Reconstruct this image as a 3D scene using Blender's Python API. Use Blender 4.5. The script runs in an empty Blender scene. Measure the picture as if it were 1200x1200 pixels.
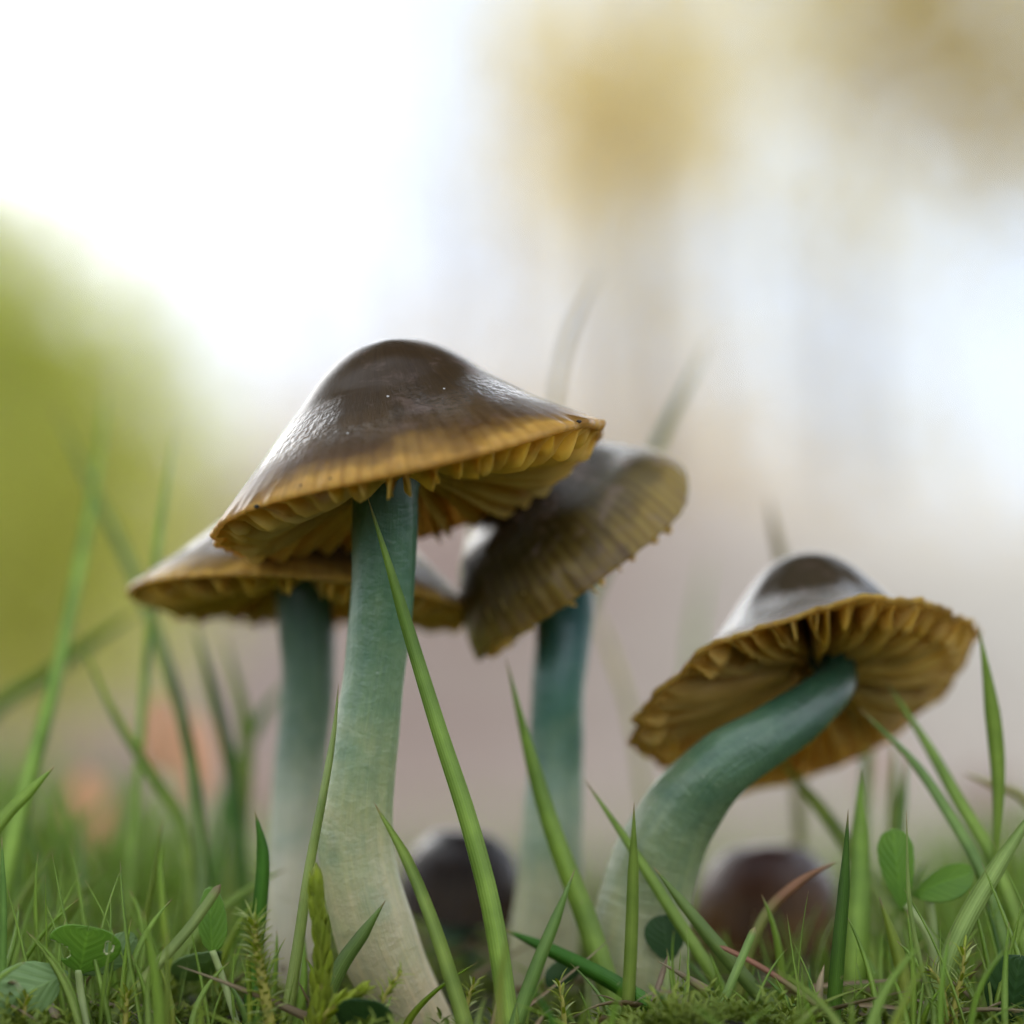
import bpy, math, random
import numpy as np
from mathutils import Vector, Matrix, noise as mnoise

random.seed(7)
rng = np.random.default_rng(11)
SC = bpy.context.scene
COL = SC.collection
PI = math.pi

# ------------------------------------------------------------------ camera
D = 0.25                     # metres from the lens to the sharp mushroom
S = 0.000075                 # metres per photograph pixel at that distance
CAM_H = 0.0244
PITCH = math.radians(4.97)
cam_data = bpy.data.cameras.new('camera')
cam = bpy.data.objects.new('camera', cam_data)
COL.objects.link(cam)
cam.location = (0, 0, CAM_H)
cam.rotation_euler = (PI / 2 + PITCH, 0, 0)
cam_data.sensor_width = 36
cam_data.lens = 36 * D / (1200 * S)
cam_data.clip_start = 0.005
cam_data.clip_end = 500
cam_data.dof.use_dof = True
cam_data.dof.focus_distance = D - 0.007
cam_data.dof.aperture_fstop = 9.8
SC.camera = cam
FWD = Vector((0, math.cos(PITCH), math.sin(PITCH)))
UP = Vector((0, -math.sin(PITCH), math.cos(PITCH)))
RIGHT = Vector((1, 0, 0))
EYE = Vector((0, 0, CAM_H))


def at(px, py, off=0.0, d=None):
    """the point seen at a photograph pixel, off millimetres behind the sharp plane (or d metres away)"""
    dd = D + off * 0.001 if d is None else d
    k = S * dd / D
    return EYE + FWD * dd + RIGHT * ((px - 600) * k) + UP * ((600 - py) * k)


def psize(px, off=0.0, d=None):
    dd = D + off * 0.001 if d is None else d
    return px * S * dd / D


# ------------------------------------------------------------------ world, sun, exposure
SUN_EL, SUN_AZ = math.radians(15), math.radians(-24)      # behind the mushrooms, to the left
world = bpy.data.worlds.new('World')
SC.world = world
world.use_nodes = True
wn = world.node_tree
for n in list(wn.nodes):
    wn.nodes.remove(n)
w_out = wn.nodes.new('ShaderNodeOutputWorld')
w_bg = wn.nodes.new('ShaderNodeBackground')
w_sky = wn.nodes.new('ShaderNodeTexSky')
w_sky.sky_type = 'NISHITA'
w_sky.sun_disc = False
w_sky.sun_elevation = SUN_EL
w_sky.sun_rotation = SUN_AZ
w_sky.air_density = 1.0
w_sky.dust_density = 2.0
w_mix = wn.nodes.new('ShaderNodeMix')
w_mix.data_type = 'RGBA'
w_noise = wn.nodes.new('ShaderNodeTexNoise')
w_noise.inputs['Scale'].default_value = 1.6
w_noise.inputs['Detail'].default_value = 4
w_map = wn.nodes.new('ShaderNodeMapRange')
w_map.inputs['From Min'].default_value = 0.35
w_map.inputs['From Max'].default_value = 0.65
w_map.inputs['To Min'].default_value = 0.9
w_map.inputs['To Max'].default_value = 1.0
w_tc = wn.nodes.new('ShaderNodeTexCoord')
wn.links.new(w_tc.outputs['Generated'], w_noise.inputs['Vector'])
wn.links.new(w_noise.outputs['Fac'], w_map.inputs['Value'])
wn.links.new(w_map.outputs['Result'], w_mix.inputs['Factor'])
wn.links.new(w_sky.outputs['Color'], w_mix.inputs['A'])
w_cl = wn.nodes.new('ShaderNodeTexNoise')                 # thin bright cloud with pale blue gaps
w_cl.inputs['Scale'].default_value = 3.4
w_cl.inputs['Detail'].default_value = 2
w_cl.noise_dimensions = '4D'
w_cl.inputs['W'].default_value = 5.2
wn.links.new(w_tc.outputs['Generated'], w_cl.inputs['Vector'])
w_ramp = wn.nodes.new('ShaderNodeValToRGB')
w_ramp.color_ramp.elements[0].position = 0.44
w_ramp.color_ramp.elements[0].color = (2.3, 2.7, 3.35, 1)
w_ramp.color_ramp.elements[1].position = 0.62
w_ramp.color_ramp.elements[1].color = (6.3, 6.6, 7.1, 1)
wn.links.new(w_cl.outputs['Fac'], w_ramp.inputs[0])
wn.links.new(w_ramp.outputs[0], w_mix.inputs['B'])
wn.links.new(w_mix.outputs['Result'], w_bg.inputs['Color'])
w_bg.inputs['Strength'].default_value = 0.12
wn.links.new(w_bg.outputs['Background'], w_out.inputs['Surface'])

sun_data = bpy.data.lights.new('sun', 'SUN')
sun = bpy.data.objects.new('sun', sun_data)
COL.objects.link(sun)
sun_data.energy = 0.5
sun_data.angle = math.radians(70)
sun_data.color = (1.0, 0.95, 0.86)
sd = Vector((math.sin(SUN_AZ) * math.cos(SUN_EL), math.cos(SUN_AZ) * math.cos(SUN_EL), math.sin(SUN_EL)))
sun.rotation_euler = sd.to_track_quat('Z', 'Y').to_euler()

SC.render.engine = 'CYCLES'
SC.view_settings.view_transform = 'Standard'
SC.view_settings.look = 'None'
SC.view_settings.exposure = 1.65
SC.view_settings.gamma = 1
SC.view_settings.use_curve_mapping = False
SC.cycles.use_denoising = True
SC.cycles.max_bounces = 10
SC.cycles.transmission_bounces = 6
SC.cycles.caustics_reflective = False
SC.cycles.caustics_refractive = False


# ------------------------------------------------------------------ materials
class NT:
    def __init__(s, name):
        s.m = bpy.data.materials.new(name)
        s.m.use_nodes = True
        s.t = s.m.node_tree
        for n in list(s.t.nodes):
            s.t.nodes.remove(n)
        s.out = s.t.nodes.new('ShaderNodeOutputMaterial')

    def n(s, typ, **kw):
        nd = s.t.nodes.new(typ)
        for k, v in kw.items():
            if hasattr(nd, k) and k not in nd.inputs:
                setattr(nd, k, v)
            else:
                s.set(nd, k, v)
        return nd

    def set(s, nd, k, v):
        i = nd.inputs[k]
        if isinstance(v, bpy.types.NodeSocket):
            s.t.links.new(v, i)
        else:
            i.default_value = v

    def math(s, op, a, b=0.0, c=0.0):
        nd = s.t.nodes.new('ShaderNodeMath')
        nd.operation = op
        for i, v in enumerate((a, b, c)):
            if isinstance(v, bpy.types.NodeSocket):
                s.t.links.new(v, nd.inputs[i])
            else:
                nd.inputs[i].default_value = v
        return nd.outputs[0]

    def mix(s, f, a, b, typ='MIX'):
        nd = s.t.nodes.new('ShaderNodeMix')
        nd.data_type = 'RGBA'
        nd.blend_type = typ
        for k, v in (('Factor', f), ('A', a), ('B', b)):
            sock = [i for i in nd.inputs if i.name == k and (i.type == 'RGBA' or k == 'Factor' and i.type == 'VALUE')][0]
            if isinstance(v, bpy.types.NodeSocket):
                s.t.links.new(v, sock)
            elif k == 'Factor':
                sock.default_value = v
            else:
                sock.default_value = (*v, 1)
        return [o for o in nd.outputs if o.type == 'RGBA'][0]

    def ramp(s, f, stops, interp='LINEAR'):
        nd = s.t.nodes.new('ShaderNodeValToRGB')
        nd.color_ramp.interpolation = interp
        els = nd.color_ramp.elements
        while len(els) < len(stops):
            els.new(0.5)
        for e, (p, c) in zip(els, stops):
            e.position = p
            e.color = (*c, 1) if len(c) == 3 else c
        s.t.links.new(f, nd.inputs[0])
        return nd.outputs[0]

    def noise(s, scale, detail=3, vec=None, rough=0.5, dist=0.0):
        nd = s.t.nodes.new('ShaderNodeTexNoise')
        nd.inputs['Scale'].default_value = scale
        nd.inputs['Detail'].default_value = detail
        nd.inputs['Roughness'].default_value = rough
        nd.inputs['Distortion'].default_value = dist
        if vec is not None:
            s.t.links.new(vec, nd.inputs['Vector'])
        return nd.outputs['Fac']

    def maprange(s, v, a, b, c=0.0, d=1.0):
        nd = s.t.nodes.new('ShaderNodeMapRange')
        s.t.links.new(v, nd.inputs['Value'])
        for k, x in (('From Min', a), ('From Max', b), ('To Min', c), ('To Max', d)):
            nd.inputs[k].default_value = x
        return nd.outputs['Result']

    def obj(s):
        return s.t.nodes.new('ShaderNodeTexCoord').outputs['Object']

    def uv(s):
        nd = s.t.nodes.new('ShaderNodeTexCoord')
        sp = s.t.nodes.new('ShaderNodeSeparateXYZ')
        s.t.links.new(nd.outputs['UV'], sp.inputs[0])
        return sp.outputs[0], sp.outputs[1]

    def comb(s, x, y, z):
        nd = s.t.nodes.new('ShaderNodeCombineXYZ')
        for i, v in enumerate((x, y, z)):
            if isinstance(v, bpy.types.NodeSocket):
                s.t.links.new(v, nd.inputs[i])
            else:
                nd.inputs[i].default_value = v
        return nd.outputs[0]

    def bump(s, h, strength, dist):
        nd = s.t.nodes.new('ShaderNodeBump')
        nd.inputs['Strength'].default_value = strength
        nd.inputs['Distance'].default_value = dist
        s.t.links.new(h, nd.inputs['Height'])
        return nd.outputs[0]

    def principled(s, **kw):
        p = s.t.nodes.new('ShaderNodeBsdfPrincipled')
        for k, v in kw.items():
            s.set(p, k.replace('_', ' '), v)
        return p

    def rgb(s, c):
        nd = s.t.nodes.new('ShaderNodeRGB')
        nd.outputs[0].default_value = (*c, 1)
        return nd.outputs[0]

    def finish(s, shader):
        s.t.links.new(shader, s.out.inputs['Surface'])
        return s.m


def mat_simple(name, c, rough=0.6, var=0.35, scale=400):
    m = NT(name)
    nz = m.noise(scale, 4, m.obj())
    col = m.mix(nz, [x * (1 - var) for x in c], [min(1, x * (1 + var)) for x in c])
    return m.finish(m.principled(Base_Color=col, Roughness=rough).outputs[0])


def mat_blade(name, base, tip, trans=0.45, rough=0.38, tan_tip=None, tip_from=0.8, spec=0.5):
    """grass: u runs across the blade, v from root to tip; fine veins, colour along the length, light through it"""
    m = NT(name)
    u, v = m.uv()
    oi = m.n('ShaderNodeObjectInfo').outputs['Random']
    stops = [(0.0, base), (0.75, tip), (0.93, tip), (0.985, (.46, .34, .16))]
    if tan_tip:
        stops = [(0.0, base), (tip_from - 0.08, tip), (tip_from + 0.05, tan_tip)]
    col = m.ramp(v, stops)
    geo = m.obj()
    big = m.noise(260, 3, geo)
    col = m.mix(m.maprange(big, 0.3, 0.7), col, m.mix(1.0, col, (0.62, 0.68, 0.6), 'MULTIPLY'))
    spot = m.maprange(m.noise(900, 3, geo, 0.7), 0.66, 0.74, 0, 0.6)
    col = m.mix(spot, col, (.40, .36, .14))
    hs = m.n('ShaderNodeHueSaturation', Color=col)
    m.set(hs, 'Value', m.maprange(oi, 0, 1, 0.8, 1.25))
    m.set(hs, 'Hue', m.maprange(oi, 0, 1, 0.485, 0.515))
    vein = m.math('SINE', m.math('MULTIPLY', u, 2 * PI * 7))
    mid = m.maprange(m.math('ABSOLUTE', m.math('SUBTRACT', u, 0.5)), 0.0, 0.07, 1, 0)
    stripe = m.math('ADD', m.maprange(vein, -1, 1, 0, 0.22), m.math('MULTIPLY', mid, 0.35))
    col = m.mix(stripe, hs.outputs[0], m.mix(1.0, hs.outputs[0], (1.5, 1.4, 1.5), 'MULTIPLY'))
    nrm = m.bump(vein, 0.35, 0.00006)
    p = m.principled(Base_Color=col, Roughness=rough, Normal=nrm, Specular_IOR_Level=spec)
    tr = m.n('ShaderNodeBsdfTranslucent', Color=m.mix(1.0, col, (1.25, 1.2, 0.7), 'MULTIPLY'))
    mx = m.n('ShaderNodeMixShader', Fac=trans)
    m.t.links.new(p.outputs[0], mx.inputs[1])
    m.t.links.new(tr.outputs[0], mx.inputs[2])
    return m.finish(mx.outputs[0])


def mat_cap(name, c0, c1, c2, rim, n_gills, dry=(0.2, 0.13, 0.10), dryness=0.3, rough=0.12, spec=0.13, flesh=(.62, .44, .12), striae=0.3, glow=0.4):
    """slimy cap: u is the angle, v the distance from the crown (0) to the margin (1), v>1 underneath"""
    m = NT(name)
    u, v = m.uv()
    ang = m.math('MULTIPLY', u, 2 * PI)
    cs, sn = m.math('COSINE', ang), m.math('SINE', ang)
    o = m.obj()
    wob = m.noise(180, 3, o)
    vv = m.math('ADD', v, m.maprange(wob, 0.3, 0.7, -0.07, 0.07))
    col = m.ramp(vv, [(0.0, c0), (0.63, c1), (0.84, c2), (0.94, [a * .6 + b * .4 for a, b in zip(c2, rim)]), (0.99, rim)])
    # ochre patches and radial streaks
    rad = m.comb(m.math('MULTIPLY', cs, 14.0), m.math('MULTIPLY', sn, 14.0), m.math('MULTIPLY', v, 1.6))
    streak = m.noise(1.6, 5, rad, 0.6)
    col = m.mix(m.maprange(streak, 0.35, 0.7, 0.0, 0.55), col, m.mix(1.0, col, (0.5, 0.46, 0.42), 'MULTIPLY'))
    # striate margin: translucent lines above each gill
    st = m.math('SINE', m.math('ADD', m.math('MULTIPLY', ang, float(n_gills)), m.maprange(streak, 0.3, 0.7, -0.9, 0.9)))
    edge = m.maprange(v, 0.66, 0.86)
    stf = m.math('MULTIPLY', m.maprange(st, -0.2, 1, 0, striae), edge)
    col = m.mix(stf, col, m.mix(1.0, col, (0.45, 0.36, 0.3), 'MULTIPLY'))
    # dried slime
    dn = m.math('MULTIPLY', m.maprange(m.noise(320, 6, o, 0.65, 0.4), 0.52, 0.68), dryness)
    col = m.mix(dn, col, dry)
    fine = m.noise(3.0, 6, m.comb(m.math('MULTIPLY', cs, 24.0), m.math('MULTIPLY', sn, 24.0), m.math('MULTIPLY', v, 9.0)), 0.65)
    lump = m.noise(700, 4, o, 0.6)
    band = m.math('MULTIPLY', m.maprange(v, 0.5, 0.66), m.maprange(v, 0.96, 0.78))
    h = m.math('ADD', m.math('MULTIPLY', fine, m.math('ADD', 0.25, m.math('MULTIPLY', band, 1.0))), m.math('MULTIPLY', lump, 0.30))
    nrm = m.bump(h, 0.4, 0.00022)
    rg = m.math('ADD', m.maprange(m.noise(260, 4, o), 0.3, 0.7, rough * 0.65, rough * 1.5), m.math('MULTIPLY', dn, 0.25))
    wet = m.math('MULTIPLY', m.math('MULTIPLY', m.maprange(v, 0.52, 0.62), m.maprange(v, 0.86, 0.74)), m.maprange(m.noise(140, 3, o, 0.5), 0.46, 0.56))
    wb = m.noise(1.0, 2, m.comb(m.math('MULTIPLY', cs, 20.0), m.math('MULTIPLY', sn, 20.0), m.math('MULTIPLY', v, 46.0)), 0.5)
    col = m.mix(m.maprange(v, 1.02, 1.06), col, flesh)  # flesh coloured darker than the gills, painting shade into the gaps
    p = m.principled(Base_Color=col, Roughness=rg, Normal=nrm, Specular_IOR_Level=spec, Coat_Weight=m.math('MULTIPLY', wet, 0.8),
                     Coat_Roughness=0.06, Coat_IOR=1.4, Coat_Normal=m.bump(wb, 1.0, 0.0009),
                     Subsurface_Weight=m.math('MULTIPLY', m.maprange(v, 0.6, 1.0, 0.05, 0.4), m.maprange(v, 1.05, 1.02)), Subsurface_Scale=0.0016)
    p.inputs['Subsurface Radius'].default_value = (1.0, 0.6, 0.2)
    tr = m.n('ShaderNodeBsdfTranslucent', Color=(.84, .59, .22, 1))
    mx = m.n('ShaderNodeMixShader', Fac=m.maprange(v, 0.74, 0.99, 0.0, glow))
    m.t.links.new(p.outputs[0], mx.inputs[1])
    m.t.links.new(tr.outputs[0], mx.inputs[2])
    return m.finish(mx.outputs[0])


def mat_gill(name, c, trans=0.7):
    m = NT(name)
    o = m.obj()
    nz = m.noise(350, 4, o)
    oi = m.n('ShaderNodeObjectInfo').outputs['Random']
    col = m.mix(m.maprange(nz, 0.3, 0.7), c, [c[0] * 0.88, c[1] * 0.84, c[2] * 0.75])
    hs = m.n('ShaderNodeHueSaturation', Color=col)
    m.set(hs, 'Value', m.maprange(oi, 0, 1, 0.85, 1.1))
    col = hs.outputs[0]
    p = m.principled(Base_Color=col, Roughness=0.42, Normal=m.bump(m.noise(1800, 4, o), 0.15, 0.0002))
    tr = m.n('ShaderNodeBsdfTranslucent', Color=m.mix(1.0, col, (1.1, 1.06, 0.85), 'MULTIPLY'))
    mx = m.n('ShaderNodeMixShader', Fac=trans)
    m.t.links.new(p.outputs[0], mx.inputs[1])
    m.t.links.new(tr.outputs[0], mx.inputs[2])
    return m.finish(mx.outputs[0])


def mat_stem(name, stops, rough=0.34):
    m = NT(name)
    u, v = m.uv()
    o = m.obj()
    ang = m.math('MULTIPLY', u, 2 * PI)
    cs, sn = m.math('COSINE', ang), m.math('SINE', ang)
    blot = m.noise(240, 4, o, 0.55)
    col = m.ramp(m.math('ADD', v, m.maprange(blot, 0.3, 0.7, -0.06, 0.06)), stops)
    fib = m.noise(1.0, 4, m.comb(m.math('MULTIPLY', cs, 5.0), m.math('MULTIPLY', sn, 5.0), m.math('MULTIPLY', v, 7.0)), 0.6)
    col = m.mix(m.maprange(fib, 0.35, 0.65, 0, 0.45), col, m.mix(1.0, col, (1.5, 1.35, 1.2), 'MULTIPLY'))
    bru = m.maprange(m.noise(150, 5, o, 0.6, 0.6), 0.52, 0.66, 0, 0.55)
    col = m.mix(bru, col, m.mix(1.0, col, (0.5, 0.72, 0.74), 'MULTIPLY'))
    hair = m.noise(1.0, 3, m.comb(m.math('MULTIPLY', cs, 26.0), m.math('MULTIPLY', sn, 26.0), m.math('MULTIPLY', v, 16.0)), 0.6)
    col = m.mix(m.maprange(hair, 0.45, 0.7, 0, 0.25), col, m.mix(1.0, col, (1.45, 1.35, 1.2), 'MULTIPLY'))
    fleck = m.maprange(m.noise(2600, 2, o, 0.5), 0.72, 0.78, 0, 0.5)
    col = m.mix(fleck, col, (.55, .55, .42))
    mott = m.noise(1500, 3, o, 0.6)
    col = m.mix(m.maprange(mott, 0.4, 0.7, 0, 0.2), col, m.mix(1.0, col, (0.68, 0.72, 0.7), 'MULTIPLY'))
    rip = m.noise(1.0, 4, m.comb(m.math('MULTIPLY', cs, 1.6), m.math('MULTIPLY', sn, 1.6), m.math('MULTIPLY', v, 46.0)), 0.6)
    h = m.math('ADD', m.math('ADD', m.math('MULTIPLY', fib, 0.4), m.math('MULTIPLY', hair, 0.2)), m.math('ADD', m.math('MULTIPLY', rip, 0.9), m.math('MULTIPLY', mott, 0.3)))
    p = m.principled(Base_Color=col, Roughness=m.maprange(blot, 0.3, 0.7, rough * .8, rough * 1.25), Normal=m.bump(h, 0.42, 0.0006),
                     Subsurface_Weight=0.35, Subsurface_Scale=0.0012, Coat_Weight=0.35, Coat_Roughness=0.14)
    p.inputs['Subsurface Radius'].default_value = (0.8, 1.0, 0.6)
    return m.finish(p.outputs[0])


def mat_leaf(name, c, c2, trans=0.4, rough=0.45, scale=300, vein=True, tint=(1.25, 1.2, 0.7)):
    m = NT(name)
    u, v = m.uv()
    oi = m.n('ShaderNodeObjectInfo').outputs['Random']
    nz = m.noise(scale, 4, m.obj())
    col = m.mix(m.maprange(nz, 0.3, 0.7), c, c2)
    hs = m.n('ShaderNodeHueSaturation', Color=col)
    m.set(hs, 'Value', m.maprange(oi, 0, 1, 0.85, 1.15))
    col = hs.outputs[0]
    kw = {}
    if vein:
        du = m.math('ABSOLUTE', m.math('SUBTRACT', u, 0.5))
        w = m.math('SINE', m.math('MULTIPLY', m.math('SUBTRACT', v, m.math('MULTIPLY', du, 0.9)), 2 * PI * 9))
        vv = m.maprange(w, 0.75, 1, 0, 0.3)
        mid = m.maprange(du, 0.0, 0.035, 0.5, 0)
        col = m.mix(m.math('MAXIMUM', vv, mid), col, m.mix(1.0, col, (1.7, 1.6, 1.7), 'MULTIPLY'))
        kw['Normal'] = m.bump(vv, 0.4, 0.0001)
    p = m.principled(Base_Color=col, Roughness=rough, **kw)
    tr = m.n('ShaderNodeBsdfTranslucent', Color=m.mix(1.0, col, tint, 'MULTIPLY'))
    mx = m.n('ShaderNodeMixShader', Fac=trans)
    m.t.links.new(p.outputs[0], mx.inputs[1])
    m.t.links.new(tr.outputs[0], mx.inputs[2])
    return m.finish(mx.outputs[0])


def mat_ground():
    m = NT('turf_and_leaf_litter')
    o = m.obj()
    sp = m.n('ShaderNodeSeparateXYZ')
    m.t.links.new(o, sp.inputs[0])
    fine = m.noise(160, 6, o, 0.65)
    soil = m.mix(fine, (0.035, 0.024, 0.014), (0.09, 0.06, 0.035))
    moss = m.mix(m.noise(90, 5, o), (0.05, 0.075, 0.015), (0.10, 0.12, 0.03))
    near = m.mix(m.maprange(m.noise(60, 4, o), 0.4, 0.6), soil, moss)
    lit = m.mix(m.maprange(m.noise(14, 6, o, 0.7), 0.3, 0.7), (0.17, 0.092, 0.066), (0.31, 0.188, 0.137))
    lit = m.mix(m.maprange(m.noise(1.1, 3, o), 0.4, 0.7, 0, 0.5), lit, (0.42, 0.36, 0.26))
    lit = m.mix(m.maprange(m.math('SUBTRACT', sp.outputs[0], m.math('MULTIPLY', sp.outputs[1], 0.03)), -0.2, 1.0), lit, m.mix(m.noise(14, 6, o, 0.7), (0.54, 0.47, 0.37), (0.70, 0.62, 0.50)))
    f = m.maprange(m.math('ADD', sp.outputs[1], m.maprange(m.noise(9, 3, o), 0.3, 0.7, -0.12, 0.12)), 0.52, 0.75)
    col = m.mix(f, near, lit)
    p = m.principled(Base_Color=col, Roughness=0.85, Normal=m.bump(fine, 0.6, 0.002))
    return m.finish(p.outputs[0])


# ------------------------------------------------------------------ mesh helpers
def mesh_from(name, verts, faces, uvs=None, smooth=True):
    me = bpy.data.meshes.new(name)
    v = np.asarray(verts, dtype=np.float32).reshape(-1, 3)
    if isinstance(faces, np.ndarray):
        nf, k = faces.shape
        me.vertices.add(len(v))
        me.vertices.foreach_set('co', v.ravel())
        me.loops.add(nf * k)
        me.loops.foreach_set('vertex_index', faces.astype(np.int32).ravel())
        me.polygons.add(nf)
        me.polygons.foreach_set('loop_start', np.arange(0, nf * k, k, dtype=np.int32))
        me.polygons.foreach_set('loop_total', np.full(nf, k, dtype=np.int32))
        me.update(calc_edges=True)
    else:
        me.from_pydata([tuple(map(float, x)) for x in v], [], [tuple(map(int, f)) for f in faces])
    if uvs is not None:
        uvs = np.asarray(uvs, dtype=np.float32)
        idx = np.empty(len(me.loops), dtype=np.int32)
        me.loops.foreach_get('vertex_index', idx)
        layer = me.uv_layers.new(name='UVMap')
        layer.data.foreach_set('uv', uvs[idx].ravel())
    if smooth:
        me.polygons.foreach_set('use_smooth', np.ones(len(me.polygons), dtype=bool))
    me.validate()
    return me


def link(name, me, mat, parent=None, loc=None):
    o = bpy.data.objects.new(name, me)
    COL.objects.link(o)
    if mat is not None and me is not None and len(me.materials) == 0:
        me.materials.append(mat)
    if parent is not None:
        o.parent = parent
    if loc is not None:
        o.location = loc
    return o


def tag(o, label=None, cat=None, group=None, kind=None):
    if label:
        o['label'] = label
    if cat:
        o['category'] = cat
    if group:
        o['group'] = group
    if kind:
        o['kind'] = kind
    return o


def thing(name, loc, label, cat, group=None):
    o = bpy.data.objects.new(name, None)
    o.empty_display_size = 0.002
    COL.objects.link(o)
    o.location = loc
    return tag(o, label, cat, group)


def part(name, verts, faces, mat, root, uvs=None, smooth=True, rel=True):
    """a child mesh whose vertices are given in world space"""
    base = np.array(root.location if root.parent is None else root.parent.location)
    v = np.asarray(verts, dtype=np.float64).reshape(-1, 3) - base
    return link(name, mesh_from(name, v, faces, uvs, smooth), mat, root)


def catmull(pts, n):
    """n samples of a Catmull-Rom curve through rows of pts (any number of columns)"""
    p = np.asarray(pts, dtype=float)
    p = np.vstack([2 * p[0] - p[1], p, 2 * p[-1] - p[-2]])
    k = len(p) - 3
    t = np.linspace(0, k, n)
    i = np.minimum(t.astype(int), k - 1)
    f = (t - i)[:, None]
    a, b, c, d = p[i], p[i + 1], p[i + 2], p[i + 3]
    return 0.5 * ((2 * b) + (c - a) * f + (2 * a - 5 * b + 4 * c - d) * f ** 2 + (3 * b - a - 3 * c + d) * f ** 3)


def norm(a):
    return a / np.maximum(np.linalg.norm(a, axis=-1, keepdims=True), 1e-12)


def tube(pts, radii, sides=10, cap=True, squash=1.0, wob=None):
    p = np.asarray(pts, float)
    n = len(p)
    t = norm(np.gradient(p, axis=0))
    ref = np.array([0.0, 1.0, 0.0]) if abs(t[:, 1]).mean() < 0.8 else np.array([1.0, 0, 0])
    a = norm(np.cross(t, ref))
    b = np.cross(t, a)
    th = np.arange(sides) / sides * 2 * PI
    r = np.asarray(radii, float)[:, None] * np.ones(sides)[None]
    if wob is not None:
        r = r * (1 + wob(np.linspace(0, 1, n)[:, None], th[None]))
    v = p[:, None] + a[:, None] * (np.cos(th)[None, :, None] * r[..., None]) + b[:, None] * (np.sin(th)[None, :, None] * r[..., None] * squash)
    uv = np.stack([np.broadcast_to(th / (2 * PI), (n, sides)), np.broadcast_to(np.linspace(0, 1, n)[:, None], (n, sides))], -1)
    i = np.arange(n - 1)[:, None] * sides
    j = np.arange(sides)[None]
    j2 = (j + 1) % sides
    f = np.stack([i + j, i + j2, i + sides + j2, i + sides + j], -1).reshape(-1, 4)
    f = [tuple(x) for x in f]
    if cap:
        f.append(tuple(range(sides - 1, -1, -1)))
        f.append(tuple((n - 1) * sides + k for k in range(sides)))
    return v.reshape(-1, 3), f, uv.reshape(-1, 2)


def merge(lst):
    V, F, U, o = [], [], [], 0
    for v, f, u in lst:
        V.append(np.asarray(v))
        U.append(np.asarray(u))
        F += [tuple(k + o for k in x) for x in f]
        o += len(v)
    return np.vstack(V), F, np.vstack(U)


def ribbon(pts, widths, yaw=0.0, fold=0.28, thick=0.00012, n=None, face=None):
    """a folded grass blade with a thin closed section; pts from root to tip"""
    p = np.asarray(pts, float)
    n = len(p)
    t = norm(np.gradient(p, axis=0))
    view = norm(p - np.array(EYE)) if face is None else np.broadcast_to(np.asarray(face, float), p.shape)
    side = norm(np.cross(t, view))
    nrm = np.cross(side, t)
    yw = np.broadcast_to(np.asarray(yaw, float), (n,))[:, None]
    side, nrm = side * np.cos(yw) + nrm * np.sin(yw), nrm * np.cos(yw) - side * np.sin(yw)
    w = np.asarray(widths, float)[:, None] * 0.5
    th = np.minimum(thick, w * 0.6)
    L = p - side * w
    R = p + side * w
    Mf = p + nrm * w * fold + nrm * th
    Mb = p + nrm * w * fold - nrm * th
    v = np.stack([L, Mf, R, Mb], 1).reshape(-1, 3)
    lv = np.linspace(0, 1, n)
    uv = np.stack([np.broadcast_to(np.array([0, .5, 1, .5]), (n, 4)), np.broadcast_to(lv[:, None], (n, 4))], -1).reshape(-1, 2)
    i = np.arange(n - 1)[:, None] * 4
    j = np.arange(4)[None]
    f = np.stack([i + j, i + (j + 1) % 4, i + 4 + (j + 1) % 4, i + 4 + j], -1).reshape(-1, 4)
    return v, f, uv


def gz(x, y):
    """height of the ground: a low mossy turf mound, leaf litter behind, then a wooded bank"""
    x = np.asarray(x, float)
    y = np.asarray(y, float)
    ss = lambda a, b, t: (lambda q: q * q * (3 - 2 * q))(np.clip((t - a) / (b - a), 0, 1))
    z = 0.0016 * np.sin(x * 210 + 1.3) * np.cos(y * 170) + 0.0012 * np.sin(x * 90 - y * 130)
    z = z + 0.003 * ss(0.25, 0.29, y) - 0.005 * ss(0.235, 0.19, y) - 0.003 * ss(0.35, 0.6, y)
    hill = ss(2.5, 13, y) * (1.15 - 0.13 * np.clip(x, -3, 5)) + ss(12, 60, y) * 0.8
    z = z + hill * (1 + 0.12 * np.sin(x * 0.9 + 0.7) * ss(3, 9, y)) + 0.03 * np.sin(x * 2.3 + y) * ss(1.5, 4, y)
    return z


# ------------------------------------------------------------------ the setting: ground and bank
def build_ground():
    nr, na = 150, 150
    r = 0.012 * (4000 ** (np.arange(nr) / (nr - 1)))          # rings from 12 mm to 48 m
    r = np.concatenate([r, [140.0]])
    a = np.arange(na) / na * 2 * PI
    rr, aa = np.meshgrid(r, a, indexing='ij')
    cx, cy = 0.0, 0.27
    X = cx + rr * np.sin(aa)
    Y = cy + rr * np.cos(aa)
    Z = gz(X, Y)
    v = np.stack([X, Y, Z], -1).reshape(-1, 3)
    v = np.vstack([v, [[cx, cy, float(gz(cx, cy))]]])
    i = np.arange(nr)[:, None] * na
    j = np.arange(na)[None]
    q = np.stack([i + j, i + na + j, i + na + (j + 1) % na, i + (j + 1) % na], -1).reshape(-1, 4)
    f = [tuple(x) for x in q] + [(len(v) - 1, k, (k + 1) % na) for k in range(na)]
    o = link('ground', mesh_from('ground', v, f), mat_ground())
    tag(o, kind='structure')


build_ground()

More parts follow.
